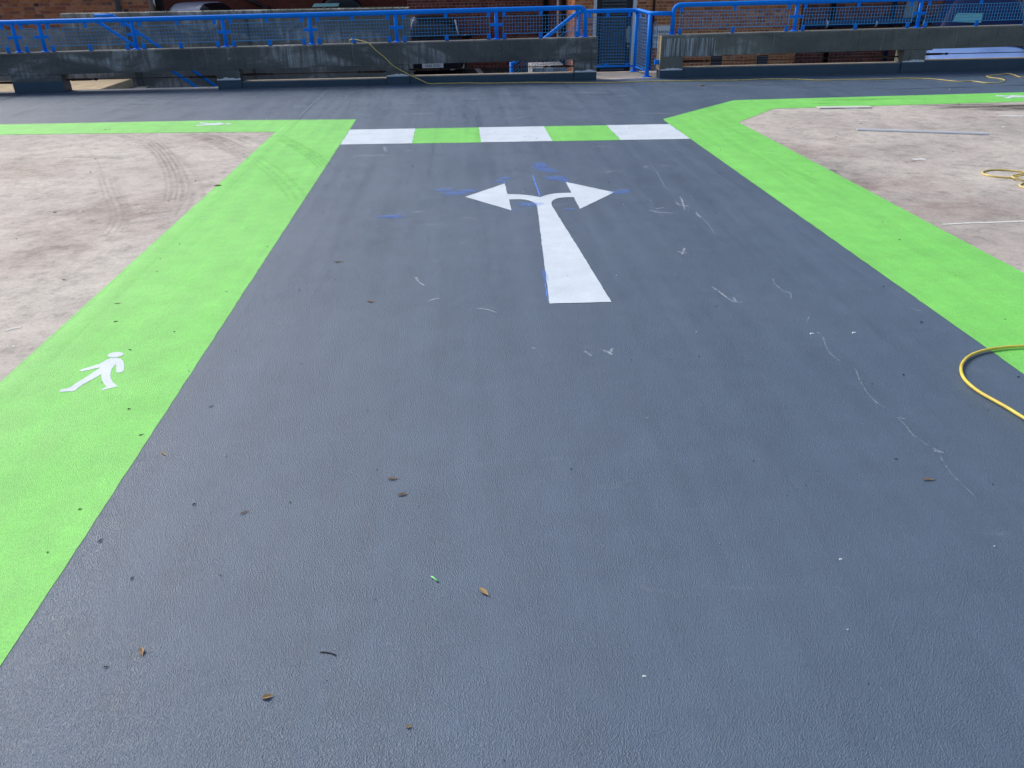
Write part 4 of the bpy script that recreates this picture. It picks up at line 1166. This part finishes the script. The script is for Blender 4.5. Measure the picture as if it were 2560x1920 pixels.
# ------------------------------------------------------------------ leaves, twigs and chips on the deck
def leaf(name, label, px, py, L, wd, ang, mat, cat='leaf', curl=.3, group='leaves and twigs on the deck', z=.0026):
    p = G(px, py)
    mb = MB(); n = 7
    vs = []
    for i in range(n):
        t_ = i / (n - 1); w_ = wd * math.sin(math.pi * min(1, t_ * 1.02 + .02)) ** .7 * (1 if t_ < .7 else .75) + .0006
        x_ = (t_ - .5) * L; zc = .0004 + curl * L * .7 * (t_ - .5) ** 2
        for k, (s, dz) in enumerate(((-1, .35 * w_), (0, 0), (1, .4 * w_))):
            vs.append((x_, s * w_ / 2 + curl * .6 * L * (t_ - .5) ** 2, zc + dz))
    b_ = len(vs)
    vs += [(x, y, z_ + .0008) for x, y, z_ in vs]
    fs = []
    for o_ in (0, b_):
        for i in range(n - 1):
            for k in (0, 1): fs.append((o_ + i * 3 + k, o_ + i * 3 + k + 1, o_ + (i + 1) * 3 + k + 1, o_ + (i + 1) * 3 + k))
    for i in range(n - 1):
        for k in (0, 2): fs.append((i * 3 + k, (i + 1) * 3 + k, b_ + (i + 1) * 3 + k, b_ + i * 3 + k))
    mb.add(vs, fs)
    mb.tube([(L * .5, curl * .6 * L * .25, .001 + curl * L * .17), (L * .66, curl * .3 * L, .0012)], .0009, 4)
    o_ = mb.build(name, mat); o_.location = (p.x, p.y, z); o_.rotation_euler = (0, 0, ang)
    return tag(o_, label, cat, group)
k_ = 1.1573
LV = [
    (848, 1036, .036, .009, .0, 'leafbrown', 'brown curled leaf mid lane, upper of two close together', 'leaf'),
    (870, 1070, .036, .010, .3, 'leafbrown', 'brown folded leaf mid lane, lower of two close together', 'leaf'),
    (1045, 1281, .042, .014, -.9, 'leaftan', 'tan leaf with dark tip right of the green stalk', 'leaf'),
    (307, 1410, .030, .013, -1.2, 'leafbrown', 'greyish brown leaf low on the left of the dark lane', 'leaf'),
    (578, 1508, .028, .013, .2, 'leaftan', 'small ragged tan leaf near the bottom of the lane', 'leaf'),
    (2005, 1038, .045, .008, -.02, 'leafbrown', 'long thin brown leaf at the right of the lane below the scratch', 'leaf'),
    (528, 1109, .030, .005, .6, 'leafbrown', 'thin brown sliver left of the two brown leaves', 'twig'),
    (353, 982, .034, .007, -.8, 'leaftan', 'tan leaf just right of the green walkway edge', 'leaf'),
    (883, 1572, .014, .007, 0, 'leaftan', 'tiny tan flake at the very bottom of the lane', 'leaf'),
    (730, 567, .055, .010, .0, 'leaftan', 'pale tan leaf left of the arrow shaft', 'leaf'),
    (800, 653, .045, .010, -.3, 'leafbrown', 'small brown leaf left of the arrow foot', 'leaf'),
    (1518, 186, .09, .035, .1, 'leafbrown', 'brown leaf on the floor near the hose right of the gateway', 'leaf'),
    (420, 1091, .022, .010, .9, 'leafdark', 'dark curled scrap on the lane left of the brown leaves', 'twig'),
    (627, 1087, .012, .007, .2, 'leafdark', 'tiny dark speck left of the two brown leaves', 'twig'),
    (456, 880, .032, .006, .8, 'leafdark', 'dark curled twig by the green edge beside the walking figure', 'twig'),
    (305, 941, .026, .007, .6, 'leafdark', 'dark twig on the green strip below the walking figure', 'twig'),
    (279, 885, .018, .009, .3, 'leafdark', 'dark scrap on green just below the walking figure', 'twig'),
    (281, 757, .026, .010, -.5, 'leafdark', 'dark scrap on green right of the figure head', 'twig'),
    (217, 1170, .030, .008, 1.2, 'leafdark', 'forked dark scrap on the left edge of the dark lane', 'twig'),
    (173, 1102, .016, .008, .3, 'leafdark', 'dark speck on the lower part of the green strip', 'twig'),
    (286, 1251, .020, .008, 1.3, 'leafdark', 'dark speck on the lane left side above the grey leaf', 'twig'),
    (230, 1443, .020, .005, .2, 'leafdark', 'short dark twig below the greyish brown leaf', 'twig'),
    (1935, 993, .020, .006, .0, 'leafdark', 'dark scrap left of the long thin brown leaf', 'twig'),
    (250, 696, .030, .010, .2, 'leafdark', 'dark speck on green above the walking figure', 'twig'),
    (254, 657, .034, .005, .3, 'leafbrown', 'thin brown twig on green far above the walking figure', 'twig'),
    (471, 402, .075, .020, .1, 'leafbrown', 'reddish leaf on bare concrete against the green edge', 'leaf'),
    (119, 460, .04, .016, .1, 'leafdark', 'dark scrap on the left bare concrete', 'twig'),
    (139, 606, .05, .010, -.2, 'leafdark', 'dark twig lower on the left bare concrete', 'twig'),
    (1990, 697, .030, .010, .6, 'leafdark', 'small dark scrap beside the right green strip above the hose loop', 'twig')]
for px, py, L_, w_, an, mt, lab, cat in LV:
    if mt == 'leafdark': L_, w_ = L_ * .72, w_ * .62
    leaf('dry_leaf' if cat == 'leaf' else 'twig', lab, px * k_, py * k_, L_, w_, an, M[mt], cat, random.uniform(.05, .3))
# green stalk and curved dark twig
pa = [G(1079 + u * 15, 1441 + u * 12, .0045) for u in (0, .3, .6, 1)]
pa[1].z += .001
q = MB(); q.tube(pa, [.0028, .003, .003, .0034], 6); tag(q.build('green_stalk', M['leafgreen'], smooth=True, at=pa[0]), 'short bright green stalk lying low in the dark lane', 'stalk')
pa = [G(a, b, .0034) for a, b in [(800, 1630), (812, 1630), (826, 1632.5), (841, 1638)]]
q = MB(); q.tube(pa, [.0016, .002, .0018, .0012], 5); tag(q.build('twig', M['leafdark'], smooth=True, at=pa[0]), 'curved black twig near the bottom of the lane', 'twig', 'leaves and twigs on the deck')
for px, py, s, lab in [(1845, 720, .012, 'white paint chip right of the long scratch'), (1754, 722, .012, 'white paint chip left of the long scratch'), (1392, 1462, .006, 'tiny white chip at the bottom centre of the lane'), (1816, 1209, .006, 'tiny white chip in the lower right of the lane'), (2135, 158, .05, 'small white chip by the foot of the right barrier')]:
    p = G(px * k_, py * k_) if px != 2135 else G(2114, 184)
    q = MB(); q.add([(-s, -s * .5, 0), (s, -s * .6, 0), (s * .9, s * .5, 0), (-s * .7, s * .6, 0), (-s * .7, -s * .3, s * .4), (s * .6, -s * .4, s * .5), (s * .6, s * .3, s * .35), (-s * .5, s * .4, s * .4)],
                    [(0, 3, 2, 1), (4, 5, 6, 7), (0, 1, 5, 4), (1, 2, 6, 5), (2, 3, 7, 6), (3, 0, 4, 7)])
    o = q.build('paint_chip', M['chip']); o.location = (p.x, p.y, .0014); tag(o, lab, 'paint chip', 'white paint chips')
gr_ = MB()
for k in range(300):
    y = random.uniform(.9, 13.5) ** 1.0
    x = random.uniform(-2.1 - y * .3, 1.4 + y * .5)
    s = random.uniform(.0015, .0045) * (1 + y * .12)
    a_ = random.uniform(0, 6.3); ca, sa = math.cos(a_) * s, math.sin(a_) * s
    z = .0030
    gr_.cur = 0 if random.random() < .75 else 1
    gr_.add([(x - ca, y - sa, z), (x + sa * .6, y - ca * .6, z), (x + ca, y + sa, z), (x - sa * .6, y + ca * .6, z), (x, y, z + s)], [(0, 1, 4), (1, 2, 4), (2, 3, 4), (3, 0, 4)])
tag(gr_.build('grit', [M['leafdark'], M['chip']]), 'fine dark and white grit scattered over the painted deck', 'grit', kind='stuff')
